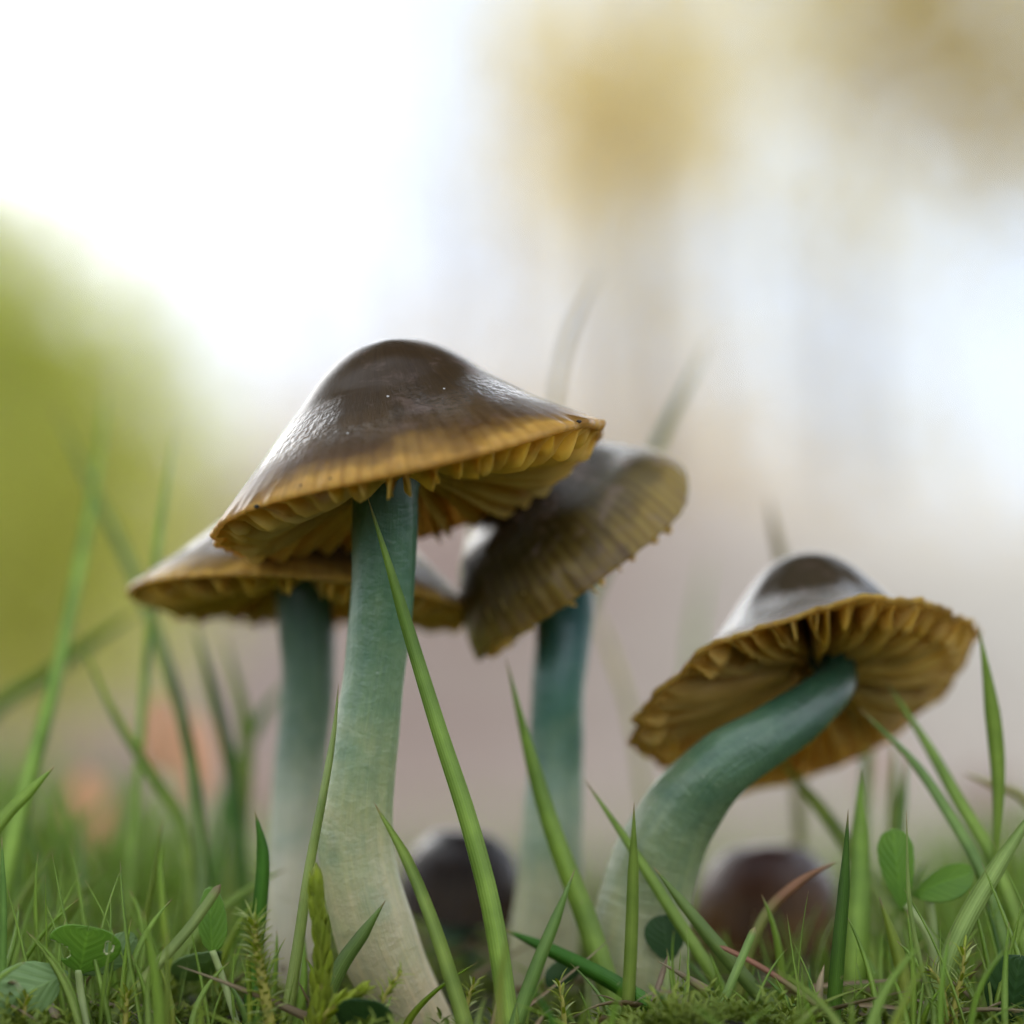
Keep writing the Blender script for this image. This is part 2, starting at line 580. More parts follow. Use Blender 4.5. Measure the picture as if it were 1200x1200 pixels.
# ------------------------------------------------------------------ trees behind
M_bark = mat_simple('bark', (0.16, 0.125, 0.10), 0.85, 0.4, 30)
M_bark_pale = mat_simple('pale_bark', (0.30, 0.25, 0.22), 0.85, 0.3, 30)
M_leaf_yellow = mat_leaf('autumn_leaf', (0.82, 0.74, 0.46), (0.75, 0.66, 0.38), 0.7, 0.5, 6, False, (1.1, 1.06, .85))
M_leaf_tan = mat_leaf('tan_leaf', (0.80, 0.71, 0.40), (0.72, 0.62, 0.32), 0.7, 0.5, 6, False, (1.1, 1.06, .85))
M_leaf_pale = mat_leaf('pale_leaf', (0.74, 0.68, 0.56), (0.66, 0.58, 0.46), 0.6, 0.5, 6, False)
M_leaf_dark = mat_leaf('green_leaf', (0.06, 0.09, 0.025), (0.09, 0.10, 0.03), 0.2, 0.5, 6, False)
M_leaf_lime = mat_leaf('lime_leaf', (0.70, 0.69, 0.23), (0.61, 0.62, 0.19), 0.64, 0.5, 6, False, (1.06, 1.1, .8))


def leaf_cloud(centers, radii, count, size, flat=1.0):
    """many small folded leaves spread through a set of clumps"""
    c = np.asarray(centers)
    k = rng.integers(0, len(c), count)
    d = norm(rng.normal(size=(count, 3))) * (rng.random((count, 1)) ** 0.45)
    p = c[k] + d * np.asarray(radii)[k][:, None] * np.array([1, 1, flat])
    s = size * (0.6 + 0.8 * rng.random((count, 1)))
    a = norm(rng.normal(size=(count, 3)))
    b = norm(np.cross(a, rng.normal(size=(count, 3))))
    nn = np.cross(a, b)
    v = np.stack([p - a * s, p + b * s * .45 + nn * s * .12, p + a * s, p - b * s * .45 + nn * s * .12], 1).reshape(-1, 3)
    i = np.arange(count)[:, None] * 4
    f = np.concatenate([i + np.array([[0, 1, 2]]), i + np.array([[0, 2, 3]])], 0)
    uv = np.tile(np.array([[.5, 0], [1, .5], [.5, 1], [0, .5]]), (count, 1))
    return v, f, uv


def make_tree(name, label, cat, base, height, trunk_r, lean=(0, 0), limbs=7, limb_len=0.45, twigs=5, bark=None, first=0.35,
              clumps=None, leaves=0, leaf_size=0.05, leaf_mat=None, group=None, seed=1):
    R = random.Random(seed)
    base = Vector(base)
    root = thing(name, base, label, cat, group)
    top = base + Vector((lean[0], lean[1], height))
    pts = catmull([base - Vector((0, 0, 0.1)), base.lerp(top, .35) + Vector((R.uniform(-.03, .03) * height, 0, 0)),
                   base.lerp(top, .7) + Vector((R.uniform(-.03, .03) * height, 0, 0)), top], 14)
    rad = trunk_r * (1 - 0.85 * np.linspace(0, 1, 14)) * (1 + .5 * np.exp(-np.linspace(0, 1, 14) * 14))
    v, f, u = tube(pts, rad, 9)
    part('trunk', v, f, bark or M_bark, root, u)
    tips = []
    for k in range(limbs):
        t = first + (0.97 - first) * (k + R.random() * .6) / limbs
        i = t * 13
        a = pts[int(i)] + (pts[min(13, int(i) + 1)] - pts[int(i)]) * (i - int(i))
        az = R.uniform(0, 2 * PI)
        ln = height * limb_len * (1.1 - t * .7) * R.uniform(.75, 1.2)
        d = np.array([math.cos(az), math.sin(az), R.uniform(.35, 1.0)])
        d /= np.linalg.norm(d)
        m1 = a + d * ln * .5 + np.array([0, 0, -.04 * ln])
        e = a + d * ln + np.array([R.uniform(-.1, .1) * ln, R.uniform(-.1, .1) * ln, .1 * ln])
        lp = catmull([a, m1, e], 7)
        r0 = trunk_r * (1 - .8 * t) * .5
        pieces = [tube(lp, np.linspace(r0, r0 * .2, 7), 6)]
        for q in range(twigs):
            s = R.uniform(.3, 1)
            b = lp[int(s * 6)]
            dd = np.array([R.gauss(0, 1), R.gauss(0, 1), R.uniform(-.1, 1.2)])
            dd = dd / np.linalg.norm(dd) * .6 + d * .6
            tl = ln * R.uniform(.25, .55)
            tp = np.array([b, b + dd * tl * .55, b + dd * tl + np.array([0, 0, .06 * tl])])
            pieces.append(tube(catmull(tp, 5), np.linspace(r0 * .38, r0 * .08, 5), 4))
            tips.append(tp[-1])
            for _ in range(2):
                d3 = dd + np.array([R.gauss(0, .6), R.gauss(0, .6), R.gauss(0, .4)])
                t3 = np.array([tp[1], tp[1] + d3 * tl * .4])
                pieces.append(tube(catmull(np.array([t3[0], t3.mean(0), t3[1]]), 3), np.linspace(r0 * .2, r0 * .05, 3), 4))
                tips.append(t3[-1])
        v, f, u = merge(pieces)
        part('limb', v, f, bark or M_bark, root, u)
    if leaves:
        if clumps is None:
            c = np.array(tips)
            rr = np.full(len(c), limb_len * height * .22)
        else:
            c = np.array([x[0] for x in clumps])
            rr = np.array([x[1] for x in clumps])
        v, f, u = leaf_cloud(c, rr, leaves, leaf_size)
        o = part('crown', v, f, leaf_mat, root, u, smooth=False)
        o['kind'] = 'stuff'
    return root


def clump(px, py, d, rpx, dy=0.0):
    p = at(px, py, d=d)
    return (np.array([p.x, p.y + dy, p.z]), psize(rpx, d=d))


def on_bank(px, d):
    p = at(px, 600, d=d)
    return (p.x, p.y, float(gz(p.x, p.y)))


# lime green shrub close on the left
b = on_bank(-90, 2.6)
make_tree('leafy_shrub', 'bright yellow green leafy shrub at the left edge behind the grass', 'shrub', b, 0.62, 0.02, limbs=8, limb_len=.4, twigs=4,
          clumps=[clump(-20, 420, 2.6, 130), clump(0, 520, 2.6, 140), clump(-10, 680, 2.6, 140), clump(-130, 520, 2.7, 170), clump(30, 600, 2.55, 130),
                  clump(-70, 310, 2.65, 140), clump(20, 760, 2.6, 120), clump(90, 540, 2.6, 190), clump(110, 690, 2.6, 190), clump(60, 460, 2.6, 190), clump(120, 600, 2.6, 240), clump(30, 420, 2.6, 230)], leaves=7000, leaf_size=0.012, leaf_mat=M_leaf_lime, seed=3, first=.15)
# overhanging autumn tree upper right
b = on_bank(1420, 8)
make_tree('autumn_tree', 'tall autumn tree with tan yellow leaves reaching in from the upper right', 'tree', b, 4.2, 0.13, lean=(-.3, 0), limbs=9, limb_len=.5, twigs=5,
          clumps=[clump(1080, 40, 8, 150), clump(1180, 110, 8.2, 120), clump(1010, -20, 8, 160), clump(1130, -60, 8.2, 190), clump(1300, 0, 8.1, 150), clump(1340, 150, 8.3, 130), clump(1100, 60, 8.1, 220), clump(980, 110, 8.1, 230), clump(1150, 220, 8.2, 170)],
          leaves=1350, leaf_size=0.05, leaf_mat=M_leaf_tan, seed=5)
b = on_bank(745, 10)
make_tree('autumn_tree', 'slender autumn tree with golden leaves above the gap between the two nearer caps', 'tree', b, 3.4, 0.05, lean=(.1, 0), limbs=8, limb_len=.33, twigs=5,
          clumps=[clump(720, 60, 10, 140), clump(670, 110, 10.2, 110), clump(780, 130, 10, 130), clump(840, 20, 10.3, 140), clump(710, 190, 10, 130), clump(900, -10, 10, 190), clump(640, 30, 10, 130), clump(820, 150, 10.2, 220), clump(660, 130, 10.1, 170), clump(760, 230, 10.2, 190)],
          leaves=1350, leaf_size=0.05, leaf_mat=M_leaf_yellow, seed=8, bark=M_bark_pale, first=.5)
b = on_bank(1010, 14)
make_tree('birch_tree', 'pale thin leaved tree far back over the upturned cap, almost melting into the sky', 'tree', b, 4.4, .05, limbs=9, limb_len=.3, twigs=5,
          clumps=[clump(960, 330, 14, 170), clump(1100, 420, 14.3, 170), clump(880, 470, 14, 150), clump(1020, 560, 14.2, 170), clump(1180, 560, 14, 150), clump(1000, 220, 14, 130), clump(760, 380, 14.4, 120)],
          leaves=900, leaf_size=.05, leaf_mat=M_leaf_pale, bark=M_bark_pale, seed=51, first=.4)
# two unseen broad trees added overhead so the caps reflect dark crowns
for (bx, by, sx, sd_, lb) in ((-3.6, 4.2, -1, 41, 'unseen broad leafy tree added at the left, its crown darkening the cap reflections'),
                              (3.8, 4.4, 1, 42, 'unseen broad leafy tree added at the right, its crown darkening the cap reflections')):
    make_tree('unseen_broad_tree', lb, 'tree', (bx, by, float(gz(bx, by))), 5.6, .15, limbs=7, limb_len=.35, twigs=4,
              clumps=[(np.array([sx * a, b_, c]), r) for a, b_, c, r in ((.5, 2.0, 4.6, .9), (1.6, 2.2, 4.6, 1.0), (.6, 3.2, 4.4, 1.0), (1.8, 3.6, 4.2, 1.1), (.6, 4.4, 4.3, 1.0), (1.7, 5.0, 4.2, 1.1), (2.8, 3.2, 4.2, 1.1), (.6, 5.6, 4.2, .9), (2.8, 4.8, 4.0, 1.1))],
              leaves=6500, leaf_size=.1, leaf_mat=M_leaf_dark, seed=sd_)
# bare slender trees on the bank
spots = [(500, 15, 2.6, 11), (590, 13, 2.9, 12), (655, 17, 3.6, 13), (835, 12, 2.7, 14), (905, 18, 3.3, 15), (410, 19, 2.8, 16), (1000, 16, 2.6, 17), (760, 20, 4.0, 18), (1110, 17, 2.4, 19), (330, 17, 2.2, 20)]
blabel = ['bare thin tree on the bank just left of the tallest cap crown', 'bare thin tree on the bank above the tallest cap rim', 'tall bare tree far back behind the tilted cap',
          'bare thin tree on the bank between the tilted cap and the curved stem mushroom', 'pale bare tree far back over the curved stem mushroom', 'bare tree far back behind the left side of the tallest cap',
          'bare tree behind the crown of the curved stem mushroom', 'tallest bare tree at the top of the bank', 'bare tree far back at the right above the flaring cap edge', 'short bare tree far back over the lowest left cap']
for (px, d, h, sd_), lb in zip(spots, blabel):
    make_tree('bare_tree', lb, 'tree', on_bank(px, d), h * .8, 0.035, lean=(random.uniform(-.3, .3), 0), limbs=9, limb_len=.3, twigs=5, bark=M_bark_pale, group='bare trees on the wooded bank', seed=sd_)

M_thicket = mat_leaf('dry_beech_leaf', (0.66, 0.55, 0.45), (0.56, 0.46, 0.37), 0.5, 0.6, 6, False)


def thicket():
    """far brushwood along the top of the bank that reads as one mass"""
    n = 11000
    px = rng.uniform(260, 1300, n)
    py = 740 - np.abs(rng.normal(0, 1, n)) * np.interp(px, [260, 450, 620, 800, 950, 1300], [110, 170, 260, 210, 70, 50])
    d = rng.uniform(11, 17, n)
    C = np.array([tuple(at(a, b, d=c)) for a, b, c in zip(px, py, d)])
    v, f, u = leaf_cloud(C, np.full(n, .12), n, .045)
    o = link('thicket_foliage', mesh_from('thicket_foliage', v, f, u, False), M_thicket)
    tag(o, 'far pinkish brown brushwood blurred along the top of the bank', 'brushwood', kind='stuff')


thicket()

# ------------------------------------------------------------------ mushrooms
OUT_BELL = [(0, .785), (.1, .78), (.2, .755), (.3, .695), (.4, .605), (.5, .49), (.6, .392), (.7, .295), (.8, .2), (.9, .105), (.97, .034), (1, 0)]
OUT_DOME = [(0, 1.12), (.2, 1.1), (.4, 1.03), (.6, .9), (.75, .74), (.88, .5), (.96, .26), (1, 0)]
OUT_UMBO = [(0, .80), (.1, .79), (.2, .75), (.3, .665), (.4, .54), (.5, .40), (.6, .28), (.7, .185), (.8, .11), (.9, .05), (.97, .016), (1, 0)]
OUT_CONE = [(0, 1.02), (.1, 1.01), (.2, .97), (.3, .90), (.4, .81), (.5, .715), (.6, .62), (.7, .52), (.8, .41), (.9, .275), (.96, .15), (1, 0)]


OUT_EGG = [(0, 1.34), (.25, 1.325), (.45, 1.27), (.62, 1.16), (.76, 1.0), (.88, .76), (.95, .48), (.99, .2), (1, 0)]


class Cap:
    def __init__(s, px, py, off, rpx, lean, tip, prof, zw=(), rw=(), n=52, spin=0.0, lumps=0.012, seed=0, scallop=0.003):
        s.C = np.array(at(px, py, off))
        s.R = psize(rpx, off)
        a, b = math.radians(lean), math.radians(tip)
        ax = RIGHT * (math.sin(a) * math.cos(b)) + UP * (math.cos(a) * math.cos(b)) + FWD * math.sin(b)
        e1 = (RIGHT - ax * RIGHT.dot(ax)).normalized()
        e2 = ax.cross(e1)
        s.A, s.e1, s.e2 = map(np.array, (ax, e1, e2))
        s.prof = np.array(prof, float)
        pr = catmull(s.prof, 80)
        s.pr = pr
        s.zw, s.rw, s.n, s.lumps, s.seed, s.scallop = zw, rw, n, lumps, seed, scallop
        s.spin = spin

    def zo(s, r):
        return np.interp(r, s.pr[:, 0], s.pr[:, 1])

    def zi(s, r):
        th = 0.035 + 0.16 * np.clip(1 - r, 0, 1) ** 1.0
        return s.zo(np.minimum(r, .985)) - th

    def wave(s, th, r):
        z = np.zeros(np.broadcast(th, r).shape)
        for k, c, q in s.zw:
            z = z + r ** 2.2 * (c * np.cos(k * th) + q * np.sin(k * th))
        k = np.ones_like(z)
        for n_, c, q in s.rw:
            k = k + np.clip(r, 0, 1) ** 1.5 * (c * np.cos(n_ * th) + q * np.sin(n_ * th))
        return z, k

    def pt(s, th, r, z):
        th, r, z = np.broadcast_arrays(np.asarray(th, float), np.asarray(r, float), np.asarray(z, float))
        dz, k = s.wave(th, r)
        rr = r * k
        p = s.C + s.R * (s.e1 * (rr * np.cos(th))[..., None] + s.e2 * (rr * np.sin(th))[..., None] + s.A * (z + dz)[..., None])
        return p

    def mesh(s):
        nt = s.n * 8
        th = np.arange(nt) / nt * 2 * PI
        ro = np.concatenate([np.linspace(0.012, .9, 40), np.linspace(.915, .985, 7)])
        zo = s.zo(ro)
        rim_r = np.array([.996, 1.0, .994, .98])
        rim_z = np.array([0.006, -.008, -.022, -.028])
        ri = np.linspace(.965, .08, 18)
        zi = np.minimum(s.zi(ri), s.zo(ri) - .03)
        zi[0] = -0.018
        r = np.concatenate([ro, rim_r, ri])
        z = np.concatenate([zo, rim_z, zi])
        vv = np.concatenate([ro, rim_r * 0 + 1.0, 1.12 + 0 * ri])
        outer = (np.arange(len(r)) < len(ro) + 3).astype(float)
        T, Rr = np.meshgrid(th, r)
        Z = np.repeat(z[:, None], nt, 1)
        edge = np.clip((Rr - .68) / .3, 0, 1) * outer[:, None]
        Z = Z - s.scallop * edge * (0.5 + 0.5 * np.cos(2 * s.n * (T - s.spin)) * -1) - 0.0
        rs = np.random.default_rng(s.seed + 100)
        L = np.zeros_like(Z)
        for q in range(14):
            k = rs.integers(1, 9)
            L += rs.normal() * np.cos(k * T + rs.uniform(0, 6.28)) * np.sin(Rr * rs.uniform(3, 16) + rs.uniform(0, 6.28)) / (1 + .35 * k)
        Z = Z + s.lumps * L * np.clip(Rr * 2, 0, 1) * outer[:, None] * .5
        # frayed margin
        mar = np.zeros(nt)
        for q in range(9):
            mar += rs.normal() * np.cos(rs.integers(5, 60) * th + rs.uniform(0, 6.28))
        Rr = Rr + (np.clip((Rr - .93) / .07, 0, 1) * 0.003 * mar[None])
        P = s.pt(T, Rr, Z).reshape(-1, 3)
        uv = np.stack([T / (2 * PI), np.repeat(vv[:, None], nt, 1)], -1).reshape(-1, 2)
        m = len(r)
        i = np.arange(m - 1)[:, None] * nt
        j = np.arange(nt)[None]
        q = np.stack([i + j, i + nt + j, i + nt + (j + 1) % nt, i + (j + 1) % nt], -1).reshape(-1, 4)
        f = [tuple(x) for x in q]
        f.append(tuple(range(nt)))
        f.append(tuple((m - 1) * nt + k for k in range(nt - 1, -1, -1)))
        return P, f, uv

    def gill(s, th0, r_in, depth, tilt, rs, thick=0.022, steep=5.5, drop=0.0):
        nr, nz = 13, 5
        r = np.linspace(.978, r_in, nr)
        t = (1 - (r - r_in) / (.978 - r_in))                 # 0 at the margin, 1 at the inner end
        top = np.minimum(s.zi(r), s.zo(r) - .03) + .02
        top[0] = -.016
        shape = np.sin(np.clip(t * (steep if r_in < .4 else steep * .75), 0, PI / 2)) ** .8       # steep rounded outer end
        if r_in > .4:
            shape = shape * np.sin(np.clip((1 - t) * 3.0, 0, PI / 2)) ** .6
        base_line = np.interp(r, [.16, .4, .65, .85, 1], [.16, .09, .0, -.055, -.05]) - drop
        bot = top + (np.minimum(base_line - depth, top - .03) - top) * shape
        bot = np.minimum(bot, top - .012)
        wob = rs.normal(0, .012) * np.sin(t * 5 + rs.uniform(0, 6)) + rs.normal(0, .008) * np.sin(t * 11 + rs.uniform(0, 6))
        V = []
        for sd_ in (-1, 1):
            for k in range(nz):
                q = k / (nz - 1)
                z = top + (bot - top) * q
                w = thick * (1 - .72 * q) * .5 * (0.55 + .45 * np.sin(np.clip(t * 6, 0, PI / 2)))
                ang = th0 + (sd_ * w + wob * q + tilt * q) / np.maximum(r, .2)
                V.append(s.pt(ang, r, z))
        V = np.array(V).reshape(2, nz, nr, 3)
        idx = np.arange(2 * nz * nr).reshape(2, nz, nr)
        F = []
        for sd_ in (0, 1):
            g = idx[sd_]
            q = np.stack([g[:-1, :-1], g[:-1, 1:], g[1:, 1:], g[1:, :-1]], -1).reshape(-1, 4)
            F += [tuple(x) if sd_ == 0 else tuple(x[::-1]) for x in q]
        for k in range(nr - 1):
            F.append((idx[0, -1, k], idx[0, -1, k + 1], idx[1, -1, k + 1], idx[1, -1, k]))
            F.append((idx[1, 0, k], idx[1, 0, k + 1], idx[0, 0, k + 1], idx[0, 0, k]))
        for k in range(nz - 1):
            F.append((idx[1, k, 0], idx[0, k, 0], idx[0, k + 1, 0], idx[1, k + 1, 0]))
            F.append((idx[0, k, -1], idx[1, k, -1], idx[1, k + 1, -1], idx[0, k + 1, -1]))
        return V.reshape(-1, 3), F


def make_mushroom(label, capd, stem_pts, mcap, mgill, mstem, gills=True, depth=0.06, squash=.9, seed=1, short=True, sway=.03, steep=5.5, group='parrot green mushrooms in the turf', attach=.34, gill_thick=.022):
    """stem_pts from the ground up: (px, py, off mm, width px); the last point is replaced by the cap's centre"""
    sp = [(*at(x, y, o), psize(w, o) / 2) for x, y, o, w in stem_pts]
    top = capd.C + capd.A * capd.R * attach
    sp = np.array(sp + [(*top, sp[-1][3] * 1.12)])
    sm = catmull(sp, 60)
    gx, gy = float(sm[0, 0]), float(sm[0, 1])
    root = thing('mushroom', (gx, gy, float(gz(gx, gy))), label, 'mushroom', group)
    rs = np.random.default_rng(seed)
    ph = rs.uniform(0, 6.28, 6)

    def wob(t, th):
        return (.03 * np.sin(2 * th + ph[0] + 3 * t) + .022 * np.sin(th * 3 + t * 9 + ph[1]) + .018 * np.sin(t * 23 + ph[2]) * np.cos(th + ph[3])
                + .012 * np.sin(t * 47 + ph[4]) * np.cos(2 * th) + .008 * np.sin(11 * th + 2 * np.sin(t * 8)))
    v, f, u = tube(sm[:, :3], sm[:, 3], 44, squash=squash, wob=wob)
    part('stem', v, f, mstem, root, u)
    P, f, u = capd.mesh()
    part('cap', P, f, mcap, root, u)
    if gills:
        n = capd.n
        for k in range(n):
            th = capd.spin + (k + rs.uniform(-.14, .14)) / n * 2 * PI
            V, F = capd.gill(th, .17, depth + rs.uniform(-.03, .02), rs.normal(0, sway), rs, gill_thick, steep)
            part('gill', V, F, mgill, root)
        if short:
            for k in range(n):
                th = capd.spin + (k + .5 + rs.uniform(-.1, .1)) / n * 2 * PI
                V, F = capd.gill(th, rs.uniform(.55, .8), depth - .02 + rs.uniform(-.04, .015), rs.normal(0, sway * .8), rs, gill_thick * .8, steep)
                part('gill', V, F, mgill, root)
    return root


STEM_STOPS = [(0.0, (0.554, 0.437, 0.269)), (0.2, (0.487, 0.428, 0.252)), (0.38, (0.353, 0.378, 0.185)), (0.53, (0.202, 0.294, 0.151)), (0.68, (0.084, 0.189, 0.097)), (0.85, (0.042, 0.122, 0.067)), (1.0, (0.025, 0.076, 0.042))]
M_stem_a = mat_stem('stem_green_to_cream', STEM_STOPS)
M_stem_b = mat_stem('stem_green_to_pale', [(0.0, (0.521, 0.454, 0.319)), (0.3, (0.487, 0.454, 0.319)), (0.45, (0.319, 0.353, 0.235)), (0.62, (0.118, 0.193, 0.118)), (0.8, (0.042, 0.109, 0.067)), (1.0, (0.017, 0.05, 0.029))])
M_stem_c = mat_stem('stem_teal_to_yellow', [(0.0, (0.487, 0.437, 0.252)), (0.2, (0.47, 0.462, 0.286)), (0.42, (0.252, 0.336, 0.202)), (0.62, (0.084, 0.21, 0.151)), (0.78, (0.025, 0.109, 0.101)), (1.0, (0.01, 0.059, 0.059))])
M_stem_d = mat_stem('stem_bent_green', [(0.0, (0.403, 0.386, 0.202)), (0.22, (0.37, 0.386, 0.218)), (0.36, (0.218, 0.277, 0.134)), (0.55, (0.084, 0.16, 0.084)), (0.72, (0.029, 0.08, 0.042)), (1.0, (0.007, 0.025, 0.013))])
M_gill = mat_gill('gill_ochre', (.95, .76, .26))
M_gill_far = mat_gill('gill_deep_ochre', (.95, .745, .25))
M_cap_a = mat_cap('cap_olive_brown', (.045, .027, .014), (.045, .026, .010), (.095, .052, .016), (.72, .42, .10), 76)
M_cap_b = mat_cap('cap_brown', (.055, .036, .020), (.060, .036, .016), (.085, .048, .016), (.60, .36, .07), 68, glow=.25)
M_cap_c = mat_cap('cap_olive_ochre', (.040, .025, .014), (.042, .028, .012), (.070, .052, .014), (.34, .24, .055), 64, dry=(.22, .15, .115), dryness=.65, spec=.24, rough=.12, striae=.6, glow=.2)
M_cap_d = mat_cap('cap_dark', (.040, .027, .014), (.05, .034, .016), (.08, .05, .018), (.50, .34, .07), 64, spec=.1)

capA = Cap(481, 578, 0, 232, -10, 10, OUT_BELL, zw=[(1, .10, .0), (2, .055, .01), (3, .012, -.008)], rw=[(2, .02, .0)], n=33, seed=1)
mush_a = make_mushroom('tallest mushroom, broad brown bell cap with yellow toothed gills on a straight green stem', capA,
                       [(508, 1250, 2, 92), (478, 1180, 1, 86), (441, 1100, 0, 93), (417, 1000, 0, 88), (423, 900, 0, 81), (437, 800, 0, 73), (449, 700, 0, 76), (451, 610, 0, 79), (453, 560, 0, 82)],
                       M_cap_a, M_gill, M_stem_a, seed=2, depth=.085)
capB = Cap(357, 704, 23, 206, 2, 9, [(r, z * .86) for r, z in OUT_BELL], zw=[(1, -.02, .0), (2, -.02, .01)], n=30, seed=5)
mush_b = make_mushroom('lower mushroom tucked behind the tallest one, flat yellow gills over a dark green stem', capB,
                       [(338, 1230, 20, 76), (342, 1100, 21, 68), (346, 1000, 22, 62), (352, 900, 23, 60), (361, 800, 23, 61), (356, 700, 23, 66)],
                       M_cap_b, M_gill_far, M_stem_b, seed=4)
capC = Cap(684, 664, 20, 165, -39.5, -3, OUT_CONE, zw=[(2, .045, .03), (3, .035, .02), (5, .02, .012)], n=30, seed=9, lumps=.045)
mush_c = make_mushroom('mushroom with its olive brown conical cap tipped steeply to the left', capC,
                       [(632, 1230, 20, 90), (638, 1090, 20, 82), (645, 1000, 20, 76), (651, 900, 21, 67), (655, 800, 21, 64), (661, 715, 22, 70)],
                       M_cap_c, M_gill_far, M_stem_c, seed=6)
capD = Cap(958, 802, 15, 207, -3, 30, OUT_UMBO, zw=[(1, .23, -.04), (2, .03, .02), (3, .02, .025), (5, .02, .012), (8, .010, .006)], rw=[(1, -.06, .07), (4, .015, .01), (13, .008, .008), (19, .008, -.006)], n=36, seed=12)
mush_d = make_mushroom('mushroom with a strongly bent green stem and upturned cap showing its gills', capD,
                       [(742, 1230, 7, 112), (750, 1130, 7, 112), (757, 1060, 7, 110), (773, 1000, 6, 101), (802, 945, 5, 91), (846, 896, 4, 80), (900, 862, 5, 72), (950, 828, 8, 62), (981, 790, 12, 50)],
                       M_cap_d, M_gill_far, M_stem_d, seed=8, depth=.10, gill_thick=.032, sway=.03, steep=2.6)

# two young caps low in the turf behind
M_cap_young = mat_cap('young_cap_black_brown', (.016, .011, .009), (.018, .012, .009), (.025, .015, .010), (.05, .03, .015), 40, dry=(.05, .035, .03), dryness=.4, glow=0.0)
M_cap_red = mat_cap('young_cap_red_brown', (.036, .014, .010), (.040, .016, .010), (.07, .028, .012), (.16, .08, .02), 40, dry=(.08, .04, .03), dryness=.3, glow=0.0)
capE = Cap(536, 1074, 40, 76, 6, 4, OUT_EGG, n=40, seed=21, zw=[(2, .04, .0)])
make_mushroom('young mushroom with a rounded black brown cap between two green stems', capE, [(540, 1200, 42, 60), (538, 1150, 41, 56), (536, 1110, 40, 52)], M_cap_young, M_gill_far, M_stem_b,
              gills=False, seed=31, attach=.5)
capF = Cap(902, 1112, 42, 92, -4, 4, OUT_EGG, n=40, seed=25, zw=[(2, .05, .0)])
make_mushroom('young mushroom with a rounded reddish brown cap under the upturned cap', capF, [(900, 1250, 43, 70), (902, 1190, 42, 66), (902, 1150, 42, 62)], M_cap_red, M_gill_far, M_stem_b,
              gills=False, seed=32, attach=.5)

# ------------------------------------------------------------------ grass blades traced one by one
G = {
    'mid': mat_blade('grass_mid', (0.379, 0.484, 0.092), (0.328, 0.454, 0.071)),
    'deep': mat_blade('grass_deep', (0.136, 0.282, 0.025), (0.095, 0.242, 0.021), .35),
    'pale': mat_blade('grass_pale', (0.443, 0.536, 0.136), (0.388, 0.499, 0.136), .4),
    'lime': mat_blade('grass_lime', (0.517, 0.536, 0.084), (0.351, 0.481, 0.050), .45),
    'blue': mat_blade('grass_blue', (0.273, 0.399, 0.087), (0.229, 0.357, 0.074), .35),
    'tan': mat_blade('grass_tan', (0.386, 0.463, 0.092), (0.386, 0.386, 0.109), .35, tan_tip=(.50, .26, .13), tip_from=.62),
    'dry': mat_blade('grass_dry', (.36, .25, .13), (.44, .33, .19), .3),
    'straw': mat_blade('grass_straw', (0.462, 0.481, 0.168), (0.536, 0.462, 0.202), .4),
}


def blade(label, col, pts, wid, yaw=None, fold=.28, group=None, blunt=False, root_shift=None):
    """pts: (px, py, off mm) from the tip down; wid: widths px tip -> root; carried on to the ground"""
    P = np.array([tuple(at(*p)) for p in pts])
    W = np.interp(np.linspace(0, 1, len(P)), np.linspace(0, 1, len(wid)), wid)
    W = np.array([psize(w * 1.02, p[2]) for w, p in zip(W, pts)])
    last = P[-1]
    d = P[-1] - P[-2]
    g = float(gz(last[0], last[1])) - .001
    if last[2] > g + .0005:
        dx = np.clip(d[0] / max(1e-4, abs(d[2])), -1.2, 1.2) * (last[2] - g) * .8
        P = np.vstack([P, [last[0] + dx, last[1], float(gz(last[0] + dx, last[1])) - .001]])
        W = np.append(W, W[-1] * .95)
    Q = catmull(np.column_stack([P, W])[::-1], 34)
    s = np.linspace(1, 0, 34)                    # 1 at the root, 0 at the tip
    taper = np.clip(s / (.04 if blunt else .24), 0, 1) ** (.5 if blunt else .7)
    w = np.maximum(Q[:, 3] * taper, 2e-5)
    if yaw is None:
        yaw = random.uniform(-.5, .5)
    yv = yaw + np.linspace(0, random.uniform(-.5, .5), 34)
    v, f, uv = ribbon(Q[:, :3], w / np.maximum(.6, np.cos(yv)), yv, fold)
    base = Q[0, :3]
    o = link('grass_blade', mesh_from('grass_blade', v - base, f, uv), G[col], None, Vector(base))
    return tag(o, label, 'grass blade', group)


blade('long green grass blade crossing in front of the tallest stem', 'mid', [(430, 580, -6), (455, 660, -6), (482, 750, -6), (516, 860, -7), (550, 965, -8), (578, 1075, -9), (598, 1210, -10)], [9, 13, 17, 21, 23, 24], yaw=.2)
blade('short green grass blade with its tip against the lower tallest stem', 'mid', [(438, 940, -9), (478, 1010, -9), (512, 1095, -10), (548, 1210, -11)], [10, 15, 19], yaw=-.2)
blade('narrow pale grooved grass stalk along the left side of the tallest stem', 'pale', [(397, 800, -5), (391, 860, -5), (378, 935, -6), (362, 1020, -6), (349, 1110, -6), (332, 1215, -7)], [5, 9, 12, 15], yaw=0, fold=-.35)
blade('broad green grass blade crossing the stem of the tipped cap', 'mid', [(592, 768, 8), (620, 880, 7), (650, 980, 5), (690, 1085, 3), (730, 1215, 0)], [9, 18, 25, 28], yaw=.1)
blade('green grass blade leaning across the bent stem base', 'mid', [(684, 912, 3), (735, 986, 2), (790, 1072, 1), (840, 1150, 0), (875, 1220, 0)], [8, 14, 16], yaw=.1)
blade('blue green grass blade at the right foot of the bent stem', 'blue', [(766, 1016, -3), (800, 1058, -3), (838, 1105, -3), (885, 1160, -3), (935, 1215, -3)], [8, 17, 18], yaw=.1)
